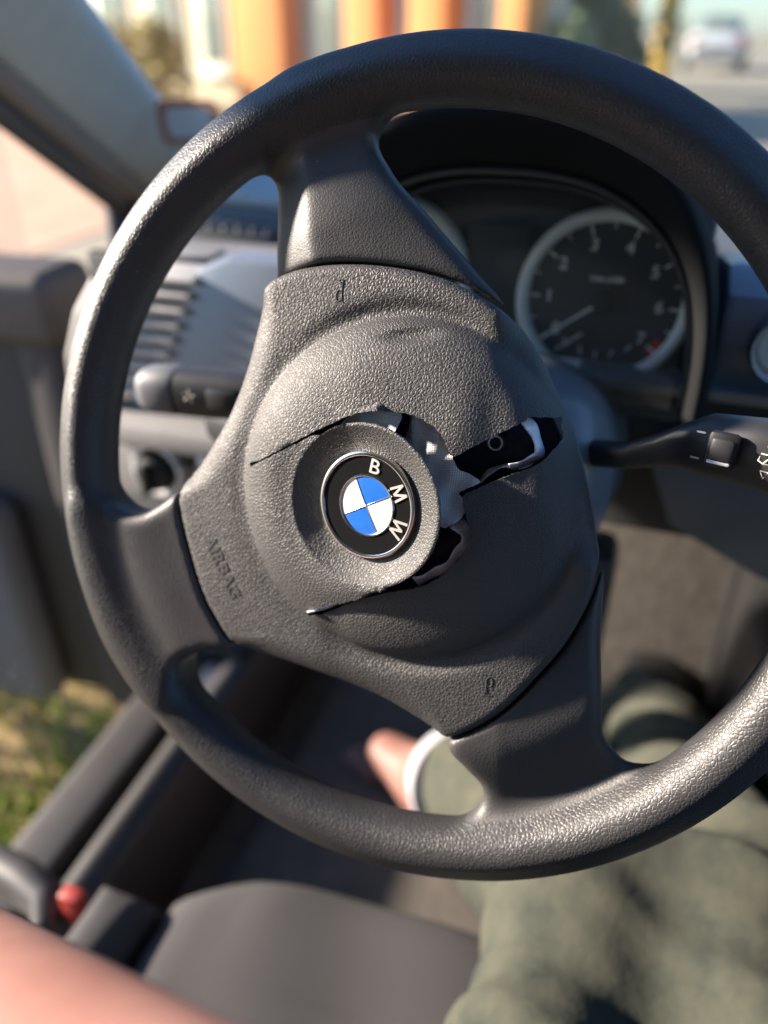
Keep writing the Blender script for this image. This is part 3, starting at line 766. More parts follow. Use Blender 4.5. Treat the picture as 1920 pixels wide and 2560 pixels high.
# main body: top, fascia and lower panels
prism('dash_top', [(-.345, .30), (-.385, .42), (-.45, .60), (-.60, .95), (.75, .95), (.75, .30)], 'Z', .84, .955, M['dash'], dash, .012)
prism('fascia_panel', [(.205, .935), (.20, .995), (.235, 1.005), (.33, .99), (.33, .92), (.24, .925)], 'X', .128, .74, M['fascia'], dash, .006)
prism('fascia_trim', [(.196, .929), (.192, .938), (.215, .940), (.26, .930), (.26, .921)], 'X', .05, .74, M['fascia'], dash, .002)
prism('recess_panel', [(.275, .78), (.275, .93), (.33, .93), (.33, .78)], 'X', .05, .74, M['dash_dark'], dash, .003)
prism('lower_panel', [(.100, .868), (.70, .868), (.70, .775), (.32, .742), (.20, .772), (.13, .805)], 'Y', .245, .268, M['shroud'], dash, .006)
lathe('button_ring', [(.0155, .0), (.0170, .010), (.0190, .012), (.0205, .009), (.021, -.004)], M['chrome'], dash, Matrix.Translation((.166, .196, .968)) @ Matrix.Rotation(R(84), 4, 'X'), 40)
lathe('start_button', [(0, .007), (.012, .0065), (.0150, .004), (.0156, -.002)], M['whitepaint'], dash, Matrix.Translation((.166, .196, .968)) @ Matrix.Rotation(R(84), 4, 'X'), 40)
# left part
prism('fascia_panel', [(-.088, .972), (-.235, .972), (-.262, .962), (-.335, .845), (-.352, .838), (-.352, .828), (-.088, .828)], 'Y', .262, .30, M['fascia'], dash, .004)
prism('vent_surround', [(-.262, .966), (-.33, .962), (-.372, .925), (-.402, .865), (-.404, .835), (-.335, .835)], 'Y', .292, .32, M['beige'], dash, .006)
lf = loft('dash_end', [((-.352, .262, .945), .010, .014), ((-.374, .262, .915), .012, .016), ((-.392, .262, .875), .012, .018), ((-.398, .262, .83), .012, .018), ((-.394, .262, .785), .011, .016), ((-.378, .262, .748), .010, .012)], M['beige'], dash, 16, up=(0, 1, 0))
vent = box('vent_duct', (-.318, .287, .900), (.13, .012, .125), M['black'], dash, .003)
for k in range(9):
    z = .955-.0132*k; xr = -.262-.0073*k*.98; xl = -.352-.003*k
    box('louver', ((xr+xl)/2, .266, z), (xr-xl, .026, .0060), M['louver'], vent, .002, Matrix.Rotation(R(18), 3, 'X'))
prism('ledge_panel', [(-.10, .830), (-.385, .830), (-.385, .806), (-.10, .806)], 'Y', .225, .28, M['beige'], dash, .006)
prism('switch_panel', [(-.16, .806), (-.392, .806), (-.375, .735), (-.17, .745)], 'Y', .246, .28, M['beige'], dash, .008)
KM = Matrix.Translation((-.318, .244, .778)) @ Matrix.Rotation(R(88), 4, 'X')
lathe('switch_ring', [(.021, .0), (.0225, .006), (.026, .006), (.0275, 0)], M['bezel'], dash, KM, 40)
kn = lathe('light_switch', [(0, .018), (.012, .018), (.0165, .015), (.018, .002), (.0205, .0)], M['black'], dash, KM, 40)
box('switch_grip', (-.318, .222, .778), (.006, .012, .030), M['stalk'], kn, .002)
for k, (x, z) in enumerate(((-.287, .793), (-.266, .797), (-.262, .776), (-.245, .790))):
    box('switch_button', (x, .2425, z), (.014, .008, .012), M['pale'] if k % 2 else M['black'], dash, .002)
prism('knee_panel', [(-.13, .745), (-.40, .735), (-.42, .64), (-.40, .575), (.10, .575), (.10, .745)], 'Y', .275, .33, M['dash_dark'], dash, .012)
prism('demister_vent', [(-.385, .38), (-.255, .38), (-.235, .47), (-.40, .47)], 'Z', .952, .962, M['dash_dark'], dash, .002)
for k in range(9): box('vent_rib', (-.377+.0152*k, .425, .964), (.0035, .075, .006), M['dash'], dash, .001, Matrix.Rotation(R(-10), 3, 'Z'))

# ---- stalks
st = empty('wiper_stalk', (.083, .075, .935)); tag(st, 'dark wiper stalk with roller switch and white icons right of the wheel', 'stalk')
def rel(o, v): return Vector(v)-o.location
path = [((.045, .098, .930), .007, .0075), ((.088, .068, .948), .006, .0065), ((.104, .054, .961), .007, .008), ((.112, .045, .968), .008, .0105), ((.121, .038, .9735), .0105, .0138), ((.145, .030, .976), .0115, .0155), ((.185, .022, .976), .0115, .016), ((.225, .014, .976), .011, .0155), ((.245, .010, .976), .009, .014), ((.250, .009, .976), .004, .007)]
loft('lever', [(rel(st, c), a, b) for c, a, b in path], M['stalk'], st, 32, 2.5)
fd = Vector((-.22, -1, .10)).normalized()
def face_m(x, y, z, tilt=0): # matrix on the stalk's driver-side face
    zz = Vector((-.22, -.95, .22)).normalized(); xx = Vector((.97, -.22, 0)); xx = (xx-zz*xx.dot(zz)).normalized(); yy = zz.cross(xx)
    p = rel(st, (x, y, z)); return Matrix(((xx.x, yy.x, zz.x, p.x), (xx.y, yy.y, zz.y, p.y), (xx.z, yy.z, zz.z, p.z), (0, 0, 0, 1)))
def face_box(name, m, s, mat, parent, bevel=.001):
    bm = bmesh.new(); bmesh.ops.create_cube(bm, size=1); bmesh.ops.scale(bm, vec=s, verts=bm.verts)
    bmesh.ops.bevel(bm, geom=bm.edges[:], offset=min(bevel, min(s)*.4), segments=2, affect='EDGES', profile=.5); bmesh.ops.transform(bm, matrix=m, verts=bm.verts)
    return smooth_by_angle(bm_obj(name, bm, mat, parent))
fm = face_m(.1235, .0230, .9790)
face_box('roller_recess', fm, (.0125, .0150, .005), M['black'], st, .002)
rl = face_box('roller', fm @ Matrix.Translation((0, -.0005, .0018)), (.0095, .0118, .005), M['stalk'], st, .002)
face_box('roller_edge', fm @ Matrix.Translation((0, -.0048, .0035)), (.0090, .0014, .0025), M['bezel'], rl, .0006)
for dy in (.0055, -.0055):
    face_box('dash_mark', fm @ Matrix.Translation((-.0095, dy, .0008)), (.0036, .0008, .0008), M['icon'], st, .0002)
IM = face_m(.1405, .0187, .9795)
def icon(pts, closed=False):
    tube('wiper_icon', [IM @ Vector((x*mm, y*mm, .4*mm)) for x, y in pts], .35*mm, M['icon'], st, 6, closed)
icon([(-3.5, -1), (-3, 2), (3, 2), (3.5, -1), (1.5, -2), (-1.5, -2)], True); icon([(-1.5, -2), (1.5, 2)])
icon([(-1.3, 5), (1.3, 8)]); icon([(1.3, 5), (-1.3, 8)]); icon([(-1.2, 9.5), (1.2, 9.5)])
icon([(-1.5, -5), (1.5, -5), (0, -8)], True)

sl = empty('indicator_stalk', (-.075, .11, .915)); tag(sl, 'dark indicator stalk with pale end cap left of the wheel', 'stalk')
loft('lever', [(rel(sl, c), a, b) for c, a, b in (((-.060, .115, .922), .009, .010), ((-.10, .108, .930), .010, .012), ((-.125, .104, .933), .012, .014), ((-.150, .102, .934), .013, .0155), ((-.182, .100, .933), .013, .0155))], M['stalk'], sl, 32, 2.6)
loft('end_cap', [(rel(sl, c), a, b) for c, a, b in (((-.1835, .100, .933), .0125, .0150), ((-.186, .100, .933), .0132, .0156), ((-.202, .099, .932), .0130, .0148), ((-.209, .099, .932), .011, .012), ((-.212, .099, .932), .006, .007))], M['dash'], sl, 32, 2.6)
box('switch_button', rel(sl, (-.148, .0895, .936)), (.020, .008, .013), M['black'], sl, .002)
loft('stalk_base', [(rel(sl, c), a, b) for c, a, b in (((-.185, .14, .895), .012, .014), ((-.16, .135, .895), .02, .022), ((-.12, .13, .895), .022, .026), ((-.07, .125, .90), .024, .03))], M['stalk'], sl, 24, 2.6)
for k in range(5):
    a = R(72*k+10)
    tube('lamp_icon', [rel(sl, (-.170+.0016*math.cos(a), .0868, .936+.0016*math.sin(a))), rel(sl, (-.170+.0042*math.cos(a), .0868, .936+.0042*math.sin(a)))], .0005, M['icon'], sl, 6)

# ================================================================== WINDSCREEN, PILLAR, DOOR
def ws_z(y): return 1.1487-.415*(y-.45)
wsn = Vector((0, .415, 1)).normalized()
bm = bmesh.new()
vs = [bm.verts.new(p) for p in ((-.66, .97, ws_z(.97)), (.75, .97, ws_z(.97)), (.75, .10, ws_z(.10)), (-.31, .10, ws_z(.10)))]
bm.faces.new(vs); r_ = bmesh.ops.extrude_face_region(bm, geom=bm.faces[:]); bmesh.ops.translate(bm, verts=[v for v in r_['geom'] if isinstance(v, bmesh.types.BMVert)], vec=wsn*.004)
bmesh.ops.recalc_face_normals(bm, faces=bm.faces)
tag(bm_obj('windscreen', bm, M['glass']), 'clear windscreen glass above the dashboard', 'windscreen')
STX, STY = -.505, .690
_sx = Vector((.948, .318, 0)); _sy = Vector((-.15, -.30, .94)); _sy = (_sy-_sx*_sy.dot(_sx)).normalized(); _sz = _sx.cross(_sy)   # follows the glass where it curves round to the pillar
SK = Matrix(((_sx.x, _sy.x, _sz.x, STX), (_sx.y, _sy.y, _sz.y, STY-.012), (_sx.z, _sy.z, _sz.z, ws_z(STY)-.026), (0, 0, 0, 1)))
def rrect(w, hgt, r, n=8):
    pts = []
    for cx, cy, a0 in ((w-r, hgt-r, 0), (-w+r, hgt-r, 90), (-w+r, -hgt+r, 180), (w-r, -hgt+r, 270)):
        for k in range(n+1): t = R(a0+90*k/n); pts.append((cx+r*math.cos(t), cy+r*math.sin(t)))
    return pts
def plate(name, poly, z0, z1, mat, parent, mtx):
    n = len(poly); V = [mtx @ Vector((x, y, z0)) for x, y in poly]+[mtx @ Vector((x, y, z1)) for x, y in poly]
    F = [tuple(range(n))[::-1], tuple(range(n, 2*n))]+[(i, (i+1) % n, (i+1) % n+n, i+n) for i in range(n)]
    o = mesh_obj(name, V, F, mat, parent, False)
    bm = bmesh.new(); bm.from_mesh(o.data); bmesh.ops.recalc_face_normals(bm, faces=bm.faces); bm.to_mesh(o.data); bm.free(); return o
ro, ri = rrect(.040, .028, .013), rrect(.030, .019, .009); n_ = len(ro)
M['stickrim'] = plain('sticker_rim', (.26, .11, .07), .7)
stk = mesh_obj('sticker', [SK @ Vector((x, y, -.0006)) for x, y in ro]+[SK @ Vector((x, y, -.0006)) for x, y in ri], [(i, (i+1) % n_, (i+1) % n_+n_, i+n_) for i in range(n_)], M['stickrim'], None, False)
tag(stk, 'rounded square sticker with reddish border on the windscreen corner', 'sticker')
M['stickback'] = plain('sticker_back', (.38, .40, .38), .8)
for _m in ('stickback', 'stickrim'):     # paper: daylight shines through it
    _nt = M[_m].node_tree; _b = _nt.nodes['Principled BSDF']; _tr = _nt.nodes.new('ShaderNodeBsdfTranslucent'); _mx = _nt.nodes.new('ShaderNodeMixShader'); _mx.inputs[0].default_value = .6
    _nt.links.new(_b.inputs['Base Color'].links[0].from_socket, _tr.inputs['Color']); _nt.links.new(_b.outputs[0], _mx.inputs[1]); _nt.links.new(_tr.outputs[0], _mx.inputs[2])
    _nt.links.new(_mx.outputs[0], [n for n in _nt.nodes if n.type == 'OUTPUT_MATERIAL'][0].inputs['Surface'])
mesh_obj('sticker_back', [SK @ Vector((x, y, -.0010)) for x, y in rrect(.031, .020, .009)], [tuple(range(n_))], M['stickback'], stk, False)

ap = empty('windscreen_pillar'); tag(ap, 'pale grey sloping pillar beside the windscreen', 'pillar')
def strip(name, a, b, wdir, w, ndir, t, mat, parent, n=14, bow=0.0):
    """Rounded bar from a to b, w wide along wdir, t deep along ndir, slightly bowed."""
    a, b = Vector(a), Vector(b); secs = []
    V = []; F = []; seg = 20
    wd, nd = Vector(wdir).normalized(), Vector(ndir).normalized()
    for i in range(n+1):
        s = i/n; c = a.lerp(b, s)+nd*bow*math.sin(math.pi*s)
        for k in range(seg):
            u = 2*math.pi*k/seg; cu, su = math.cos(u), math.sin(u)
            V.append(c+wd*(w/2)*math.copysign(abs(cu)**.6, cu)+nd*(t/2)*math.copysign(abs(su)**.6, su))
    for i in range(n):
        for k in range(seg): F.append((i*seg+k, i*seg+(k+1) % seg, (i+1)*seg+(k+1) % seg, (i+1)*seg+k))
    F.append(tuple(range(seg))); F.append(tuple(n*seg+k for k in range(seg)))
    o = mesh_obj(name, V, F, mat, parent)
    bm = bmesh.new(); bm.from_mesh(o.data); bmesh.ops.recalc_face_normals(bm, faces=bm.faces); bm.to_mesh(o.data); bm.free(); return o
wd = (-.80, -.05, -.60); nd = (.45, -.65, -.55)
strip('pillar_trim', (-.475, .34, 1.172), (-.680, .905, .925), wd, .114, nd, .030, M['pillar'], ap)
prism('pillar_base', [(-.47, .56), (-.20, .50), (-.20, .86), (-.60, .86)], 'Z', .956, .968, M['pillar'], ap, .004)
strip('pillar_edge', (-.533, .345, 1.125), (-.718, .86, .890), wd, .030, nd, .030, M['pillar_b'], ap)
strip('door_seal', (-.553, .345, 1.102), (-.737, .84, .870), wd, .026, nd, .034, M['rubber'], ap)
strip('lower_pillar', (-.735, .86, .93), (-.60, .62, .28), (-.8, -.6, 0), .10, (.5, -.8, 0), .05, M['door'], ap)

door = empty('car_door', (-.56, .405, .28)); tag(door, 'open driver door with dark trim and grey lower panel at far left', 'car door')
DD = Vector((-.998, -.06, 0)).normalized(); DN = Vector((DD.y, -DD.x, 0))     # along the door, and its inner face normal
if DN.dot(Vector((1, 0, 0))) < 0: DN = -DN
def dbox(name, s0, s1, z0, z1, n0, n1, mat, bevel=.012, parent=door):
    c = DD*((s0+s1)/2)+DN*((n0+n1)/2)+Vector((0, 0, (z0+z1)/2-.28))
    rot = Matrix(((DD.x, DN.x, 0), (DD.y, DN.y, 0), (0, 0, 1)))
    if rot.determinant() < 0: rot = Matrix(((DD.x, -DN.x, 0), (DD.y, -DN.y, 0), (0, 0, 1)))
    return box(name, c, (s1-s0, abs(n1-n0), z1-z0), mat, parent, bevel, rot, 3)
dbox('outer_skin', 0, 1.0, .23, .89, -.10, -.05, M['paint'], .02)
dbox('inner_panel', .0, .98, .24, .90, -.05, .0, M['door'], .02)
dbox('door_pocket', .10, .9, .25, .60, .0, .055, M['doorgrey'], .03)
dbox('arm_rest', .30, .85, .66, .72, .0, .06, M['doorgrey'], .025)
dbox('belt_trim', -.04, .98, .82, .905, -.06, .035, M['belt'], .02)
dbox('door_edge', -.03, .035, .24, .88, -.06, .02, M['rubber'], .015)
gl = dbox('window_glass', .03, .96, .89, 1.20, -.040, -.036, M['glass'], 0)
# ================================================================== SILL, FLOOR, SEAT
sill = empty('door_sill', (-.40, .1, .30)); tag(sill, 'dark grey plastic door sill running beside the seat', 'door sill')
sill.location = (0, 0, 0)
prism('sill_step', [(-.475, .25), (-.475, .365), (-.460, .380), (-.405, .384), (-.400, .25)], 'Y', -.75, .62, M['sill'], sill, .006)
prism('sill_groove', [(-.400, .25), (-.400, .362), (-.376, .362), (-.376, .25)], 'Y', -.75, .62, M['black'], sill, .002)
prism('sill_trim', [(-.376, .25), (-.376, .392), (-.360, .402), (-.335, .392), (-.322, .33), (-.318, .25)], 'Y', -.75, .60, M['sill'], sill, .005)
flo = box('floor', (.05, .25, .255), (.74, 1.5, .03), M['carpet'], None, .005); tag(flo, 'dark carpeted car floor in the footwell', 'floor', kind='structure')
fmat = box('floor_mat', (-.05, .40, .281), (.42, .52, .014), M['mat'], None, .006); tag(fmat, 'brown-grey floor mat in the driver footwell', 'floor mat')
fw_ = prism('footwell_wall', [(.62, .27), (.80, .48), (.82, .80), (.86, .80), (.86, .27)], 'X', -.33, .40, M['carpet'], None, .01); tag(fw_, 'dark carpeted footwell wall', 'footwell', kind='structure')
tn = prism('centre_tunnel', [(.26, .27), (.28, .50), (.33, .54), (.42, .54), (.42, .27)], 'Y', .05, .82, M['black'], None, .015); tag(tn, 'dark side of the centre console beyond the driver legs', 'console')
pd = empty('clutch_pedal', (-.03, .60, .45)); tag(pd, 'black foot pedal in the footwell left of the shin', 'pedal')
loft('pedal_arm', [((0, .10, .20), .006, .012), ((0, .06, .10), .006, .012), ((0, .0, .0), .006, .012)], M['black'], pd, 12)
box('pedal_pad', (0, -.008, -.01), (.055, .014, .06), M['rubber'], pd, .005, Matrix.Rotation(R(-30), 3, 'X'))
hr_ = empty('bonnet_release', (-.400, .385, .36)); tag(hr_, 'pale plastic release lever near the floor by the door', 'lever')
loft('handle', [((-.030, .0, .012), .006, .010), ((-.012, -.004, .010), .010, .020), ((.012, -.004, -.004), .010, .024), ((.020, -.002, -.024), .006, .008)], M['pale'], hr_, 20, 2.6, up=(0, 1, 0))
loft('handle_knob', [((.030, .0, .022), .005, .005), ((.036, -.002, .020), .010, .010), ((.046, -.002, .014), .009, .009), ((.050, 0, .012), .004, .004)], M['pale'], hr_, 16)
box('bracket', (.0, .03, -.01), (.11, .03, .12), M['black'], hr_, .01)

seat = empty('driver_seat', (0, -.25, .30)); tag(seat, 'grey woven cloth driver seat cushion under the wheel', 'car seat')
def cushion(name, x0, x1, y0, y1, z0, z1, rad, mat, parent, crown=.01, nx=26, ny=26, front=0.0, ribs=0.0):
    """Upholstered block: rounded edges, crowned top."""
    V = []; F = []
    def pt(u, v, top):
        x = x0+(x1-x0)*u; y = y0+(y1-front*abs(2*u-1)**3.5-y0)*v
        e = min(x-x0, x1-x, y-y0, y1-front*abs(2*u-1)**3.5-y); t = max(0, 1-e/rad)
        z = z1+crown*math.sin(math.pi*u)*math.sin(math.pi*min(1, v*.6+.4))-rad*(1-math.sqrt(max(0, 1-t*t)))
        z += .002*math.sin(x*40+y*13)+.0015*math.sin(y*55-x*20)+ribs*math.sin(y*2*math.pi/.021)
        return Vector((x, y, z if top else z0))-parent.location
    us = [0, .01, .03, .06, .1]+list(np.linspace(.15, .85, nx))+[.9, .94, .97, .99, 1]; vs_ = us
    nu = len(us)
    for top in (True, False):
        for u in us:
            for v in vs_: V.append(pt(u, v, top))
    for i in range(nu-1):
        for j in range(nu-1):
            F.append((i*nu+j, (i+1)*nu+j, (i+1)*nu+j+1, i*nu+j+1)); b = nu*nu
            F.append((b+i*nu+j, b+i*nu+j+1, b+(i+1)*nu+j+1, b+(i+1)*nu+j))
    b = nu*nu
    for i in range(nu-1):
        for (p, q) in (((i, 0), (i+1, 0)), ((i+1, nu-1), (i, nu-1)), ((0, i+1), (0, i)), ((nu-1, i), (nu-1, i+1))):
            a_, c_ = p[0]*nu+p[1], q[0]*nu+q[1]; F.append((a_, b+a_, b+c_, c_))
    o = mesh_obj(name, V, F, mat, parent)
    bm = bmesh.new(); bm.from_mesh(o.data); bmesh.ops.recalc_face_normals(bm, faces=bm.faces); bm.to_mesh(o.data); bm.free(); return smooth_by_angle(o, 60)
cushion('cushion', -.212, .205, -.55, .072, .38, .514, .030, M['seat'], seat, .012, nx=56, front=.055, ribs=.0009)
cushion('bolster', -.268, -.216, -.55, .005, .38, .525, .024, M['seat'], seat, .006)
cushion('bolster', .209, .262, -.55, .005, .38, .525, .024, M['seat'], seat, .006)
box('seat_base', (0, -.02, .02), (.46, .50, .12), M['black'], seat, .02)
box('seat_rail', (-.19, .04, -.02), (.03, .6, .02), M['sill'], seat, .004); box('seat_rail', (.19, .04, -.02), (.03, .6, .02), M['sill'], seat, .004)
lv = empty('seat_lever', (-.30, -.01, .48)); tag(lv, 'dark grey lever with a red tab beside the seat and sill', 'lever')
loft('handle', [((-.16, .02, -.01), .012, .014), ((-.10, .015, -.004), .016, .022), ((-.055, .008, -.004), .018, .026), ((-.022, .0, -.004), .016, .026), ((-.008, -.02, -.008), .012, .020)], M['sill'], lv, 20, 2.6)
box('red_tab', (.012, -.002, .010), (.021, .014, .044), M['redtab'], lv, .004)

# ================================================================== PERSON (legs, foot, forearm)
person = empty('person', (.05, -.35, .50)); tag(person, 'seated person in greenish khaki trousers, one bare foot, bare forearm close to the camera', 'person')
def capsule(P, a, b, ra, rb):
    a, b = np.array(a), np.array(b); ab = b-a; t = np.clip(((P-a)@ab)/(ab@ab), 0, 1)
    q = P-(a+t[..., None]*ab); return np.linalg.norm(q, axis=-1)-(ra+(rb-ra)*t)
def sdf_mesh(name, lo, hi, h, fn, mat, parent):
    ax = [np.arange(lo[i], hi[i]+h, h) for i in range(3)]
    G = np.stack(np.meshgrid(*ax, indexing='ij'), -1).astype(np.float32)
    v, q, nn = surface_nets(fn(G), lo, h)
    return mesh_obj(name, v-np.array(parent.location), q, mat, parent, True, nn)
HIPL, KNL, ANL = (.085, -.44, .59), (.118, .055, .600), (-.045, .335, .355)
HIPR, KNR, ANR = (.24, -.44, .59), (.215, .07, .600), (.175, .50, .36)
HEEL, BALL = (-.058, .338, .318), (-.135, .375, .308)
SHL, ELB, WRI = (-.12, -.45, 1.00), (-.171, -.1955, .789), (.0675, -.2695, .9765)
def body(P):
    d = capsule(P, HIPL, KNL, .062, .046); d = smin(d, capsule(P, KNL, ANL, .046, .034), .03)
    d = smin(d, capsule(P, ANL, HEEL, .038, .040), .02); d = smin(d, capsule(P, HEEL, BALL, .040, .030), .03)
    fw2 = np.array(BALL)-np.array(HEEL); fw2 /= np.linalg.norm(fw2); sd2 = np.cross(fw2, [0, 0, 1.]); sd2 /= np.linalg.norm(sd2)
    for k in range(5):
        o = np.array(BALL)+sd2*(-.030+.015*k)+np.array([0, 0, -.012]); d = smin(d, capsule(P, o, o+fw2*(.052-.006*k), .012-.0012*k, .009-.0009*k), .008)
    d = smin(d, capsule(P, HIPR, KNR, .062, .046), .03); d = smin(d, capsule(P, KNR, ANR, .046, .034), .03)
    d = smin(d, capsule(P, HIPL, HIPR, .09, .09), .05)
    d = smin(d, capsule(P, (.15, -.46, .62), (.10, -.64, .98), .11, .12), .06)
    d = smin(d, capsule(P, (.10, -.64, 1.0), SHL, .07, .052), .05)
    d = smin(d, capsule(P, SHL, ELB, .046, .038), .03); d = smin(d, capsule(P, ELB, WRI, .042, .032), .03)
    pal = np.array(WRI)+np.array([.050, -.018, .048]); d = smin(d, capsule(P, WRI, pal, .028, .030), .02)
    for k in range(4):
        o = pal+np.array([.012*k-.018, .018-.012*k, .004]); d = smin(d, capsule(P, o, o+np.array([.030, -.012, .030]), .0095, .0085), .008)
        d = smin(d, capsule(P, o+np.array([.030, -.012, .030]), o+np.array([.050, -.030, .034]), .0085, .0075), .006)
    d = smin(d, capsule(P, np.array(WRI)+np.array([.02, -.02, .01]), np.array(WRI)+np.array([.03, -.05, .05]), .012, .009), .01)
    return d
sdf_mesh('body', (-.26, -.80, .27), (.38, .68, 1.14), .0075, body, M['skin'], person)
def wr(P, f, a, ph): # cloth folds
    x, y, z = P[..., 0], P[..., 1], P[..., 2]
    return a*np.sin(f*(x*.55+y*.9-z*.3)+2.2*np.sin(9*x+6*y+ph)+ph)*(.6+.4*np.sin(14*z+11*x+ph))
def trousers(P):
    L1 = capsule(P, HIPL, KNL, .098, .058); L2 = capsule(P, KNL, (-.015, .285, .405), .062, .054)
    d = smin(L1, L2, .03)
    R1 = capsule(P, HIPR, KNR, .088, .068); R2 = capsule(P, KNR, (.185, .53, .34), .062, .056)
    d = smin(d, smin(R1, R2, .03), .035)
    d = smin(d, capsule(P, HIPL, HIPR, .115, .115), .05)
    d = d+wr(P, 170, .0030, .4)+wr(P, 85, .0085, 1.7)+wr(P, 45, .006, 3.1)
    end = (P-np.array((-.0165, .288, .402)))@(np.array(ANL)-np.array(KNL))/np.linalg.norm(np.array(ANL)-np.array(KNL))
    end = np.where(P[..., 0] > .085, -1.0, end)
    return smax(d, end-.002, .004)
sdf_mesh('trousers', (-.16, -.60, .28), (.40, .62, .76), .0052, trousers, M['khaki'], person)
axl = (Vector(ANL)-Vector(KNL)).normalized()
def band(name, s0, s1, r0, r1b, mat):
    P0 = Vector((-.0165, .288, .402)); o = loft(name, [(P0+axl*s-person.location, r, r) for s, r in ((s0, r0), (s0+.004, r0+.003), (s1-.004, r1b+.003), (s1, r1b))], mat, person, 32)
    return o
loft('shoe', [(Vector(c)-person.location, a, b) for c, a, b in (((.185, .50, .315), .036, .030), ((.188, .56, .318), .044, .036), ((.19, .64, .31), .046, .028), ((.192, .70, .30), .040, .018))], M['black'], person, 20, 2.6)
band('trouser_hem', -.020, .020, .0640, .0600, M['hem'])
band('ankle_strap', .020, .034, .0545, .0500, M['darkcloth'])
def shirt(P):
    d = capsule(P, (.15, -.50, .70), (.10, -.64, .98), .135, .14); d = smin(d, capsule(P, (.10, -.64, 1.0), SHL, .09, .068), .06); d = smin(d, capsule(P, SHL, (-.14, -.36, .94), .064, .060), .03)
    return d+wr(P, 60, .003, .9)
sdf_mesh('shirt', (-.30, -.82, .52), (.34, -.30, 1.16), .009, shirt, M['shirt'], person)

# ================================================================== OUTSIDE
def sheet(name, x0, x1, y0, y1, z, mat, n=1):
    V = [(x0+(x1-x0)*i/n, y0+(y1-y0)*j/n, z) for i in range(n+1) for j in range(n+1)]
    F = [(i*(n+1)+j, (i+1)*(n+1)+j, (i+1)*(n+1)+j+1, i*(n+1)+j+1) for i in range(n) for j in range(n)]
    return mesh_obj(name, V, F, mat, None, False)
tag(sheet('ground', -250, 250, -250, 250, -.02, M['asphalt'], 4), 'pale sunlit ground around the car', 'ground', kind='structure')
tag(sheet('verge', -3.4, -.50, -1.5, 2.6, -.012, M['soil'], 4), 'strip of leaf-strewn soil beside the car', 'verge', kind='structure')
V = []; F = []
for k in range(9000):
    x = random.uniform(-2.6, -.5); y = random.uniform(-.6, 2.0)
    if math.sin(x*7+1)*math.sin(y*6)+random.uniform(-.6, .9) < -.1: continue
    hgt = random.uniform(.03, .10); a = random.uniform(0, 6.28); w = random.uniform(.003, .007); lx, ly = random.uniform(-.05, .05), random.uniform(-.05, .05)
    c, s = math.cos(a)*w, math.sin(a)*w; b = len(V)
    V += [(x-c, y-s, -.012), (x+c, y+s, -.012), (x+c*.6+lx*.4, y+s*.6+ly*.4, hgt*.6), (x-c*.6+lx*.4, y-s*.6+ly*.4, hgt*.6), (x+lx, y+ly, hgt)]
    F += [(b, b+1, b+2, b+3), (b+3, b+2, b+4)]
tag(mesh_obj('grass', V, F, M['grass'], None, False), 'yellow-green grass beyond the door sill', 'grass', kind='stuff')
for k in range(60):
    pass

bld = empty('building', (-5, 12.0, 0)); bld.rotation_euler = (0, 0, R(-23.6)); tag(bld, 'low building with orange pillars and pale windows seen through the windscreen', 'building')
def lx(name, x0, x1, z0, z1, y0, y1, mat, parent=bld, bev=.02):
    return box(name, ((x0+x1)/2, (y0+y1)/2, (z0+z1)/2), (x1-x0, y1-y0, z1-z0), mat, parent, bev)
lx('wall', -9.0, 3.75, 0, 3.2, .25, .60, M['cream'])
lx('plinth', -9.0, 3.80, 0, .22, .12, .25, M['plinth'])
for x0, x1 in ((-1.90, -.74), (.62, 1.22), (1.78, 2.38), (3.22, 3.58)): lx('pillar', x0, x1, 0, 3.0, -.15, .30, M['orange'])
for x0, x1 in ((-.35, .40), (1.33, 1.72), (2.50, 3.10), (-3.2, -2.4), (-4.7, -3.8), (-6.4, -5.5)):
    w = lx('window', x0, x1, .50, 2.2, .16, .26, M['whitepaint'])
    lx('pane', x0+.13, x1-.13, .64, 2.1, .13, .17, M['winglass'], w)
    lx('window_sill', x0-.05, x1+.05, .42, .50, .06, .26, M['whitepaint'], w)
lx('roof', -9.3, 4.1, 3.2, 3.5, -.5, 1.2, M['plinth'])
tag(sheet('pavement', -14, -3.4, 1.0, 12.0, -.012, M['peach'], 4), 'sunlit peach paving seen through the door opening', 'pavement', kind='structure')
post = box('post', (-.35, 18.6, 1.5), (.42, .42, 3.0), M['yellow'], None, .05); tag(post, 'yellow upright post seen through the windscreen at right', 'post')
wh = empty('garage', (-1.6, 19.5, 0)); tag(wh, 'small white outbuilding behind the rim, left of the yellow post', 'building')
box('wall', (0, 0, 1.3), (1.3, 1.2, 2.6), M['whitepaint'], wh, .03); box('roof', (0, 0, 2.7), (1.6, 1.5, .2), M['plinth'], wh, .03); box('door', (.1, -.62, 1.0), (.7, .06, 1.9), M['cream'], wh, .02)

def foliage(name, parent, centre, rad, count, leaf, mat):
    V = []; F = []; c = Vector(centre)
    cl = [(Vector((random.gauss(0, .5)*rad[0], random.gauss(0, .5)*rad[1], random.gauss(0, .5)*rad[2])), random.uniform(.25, .5)) for _ in range(16)]
    for _ in range(count):
        o, r = random.choice(cl); d = Vector((random.gauss(0, 1), random.gauss(0, 1), random.gauss(0, 1))).normalized()*r*random.uniform(.5, 1)
        p = c+o+Vector((d.x*rad[0], d.y*rad[1], d.z*rad[2]))
        if p.z + parent.location.z < .03: p.z = .03-parent.location.z
        u = Vector((random.gauss(0, 1), random.gauss(0, 1), random.gauss(0, 1))).normalized(); v = u.orthogonal().normalized(); s = leaf*random.uniform(.6, 1.4)
        b = len(V); V += [p-u*s, p+v*s*.5, p+u*s, p-v*s*.5]; F.append((b, b+1, b+2, b+3))
    return mesh_obj(name, V, F, mat, parent, False)
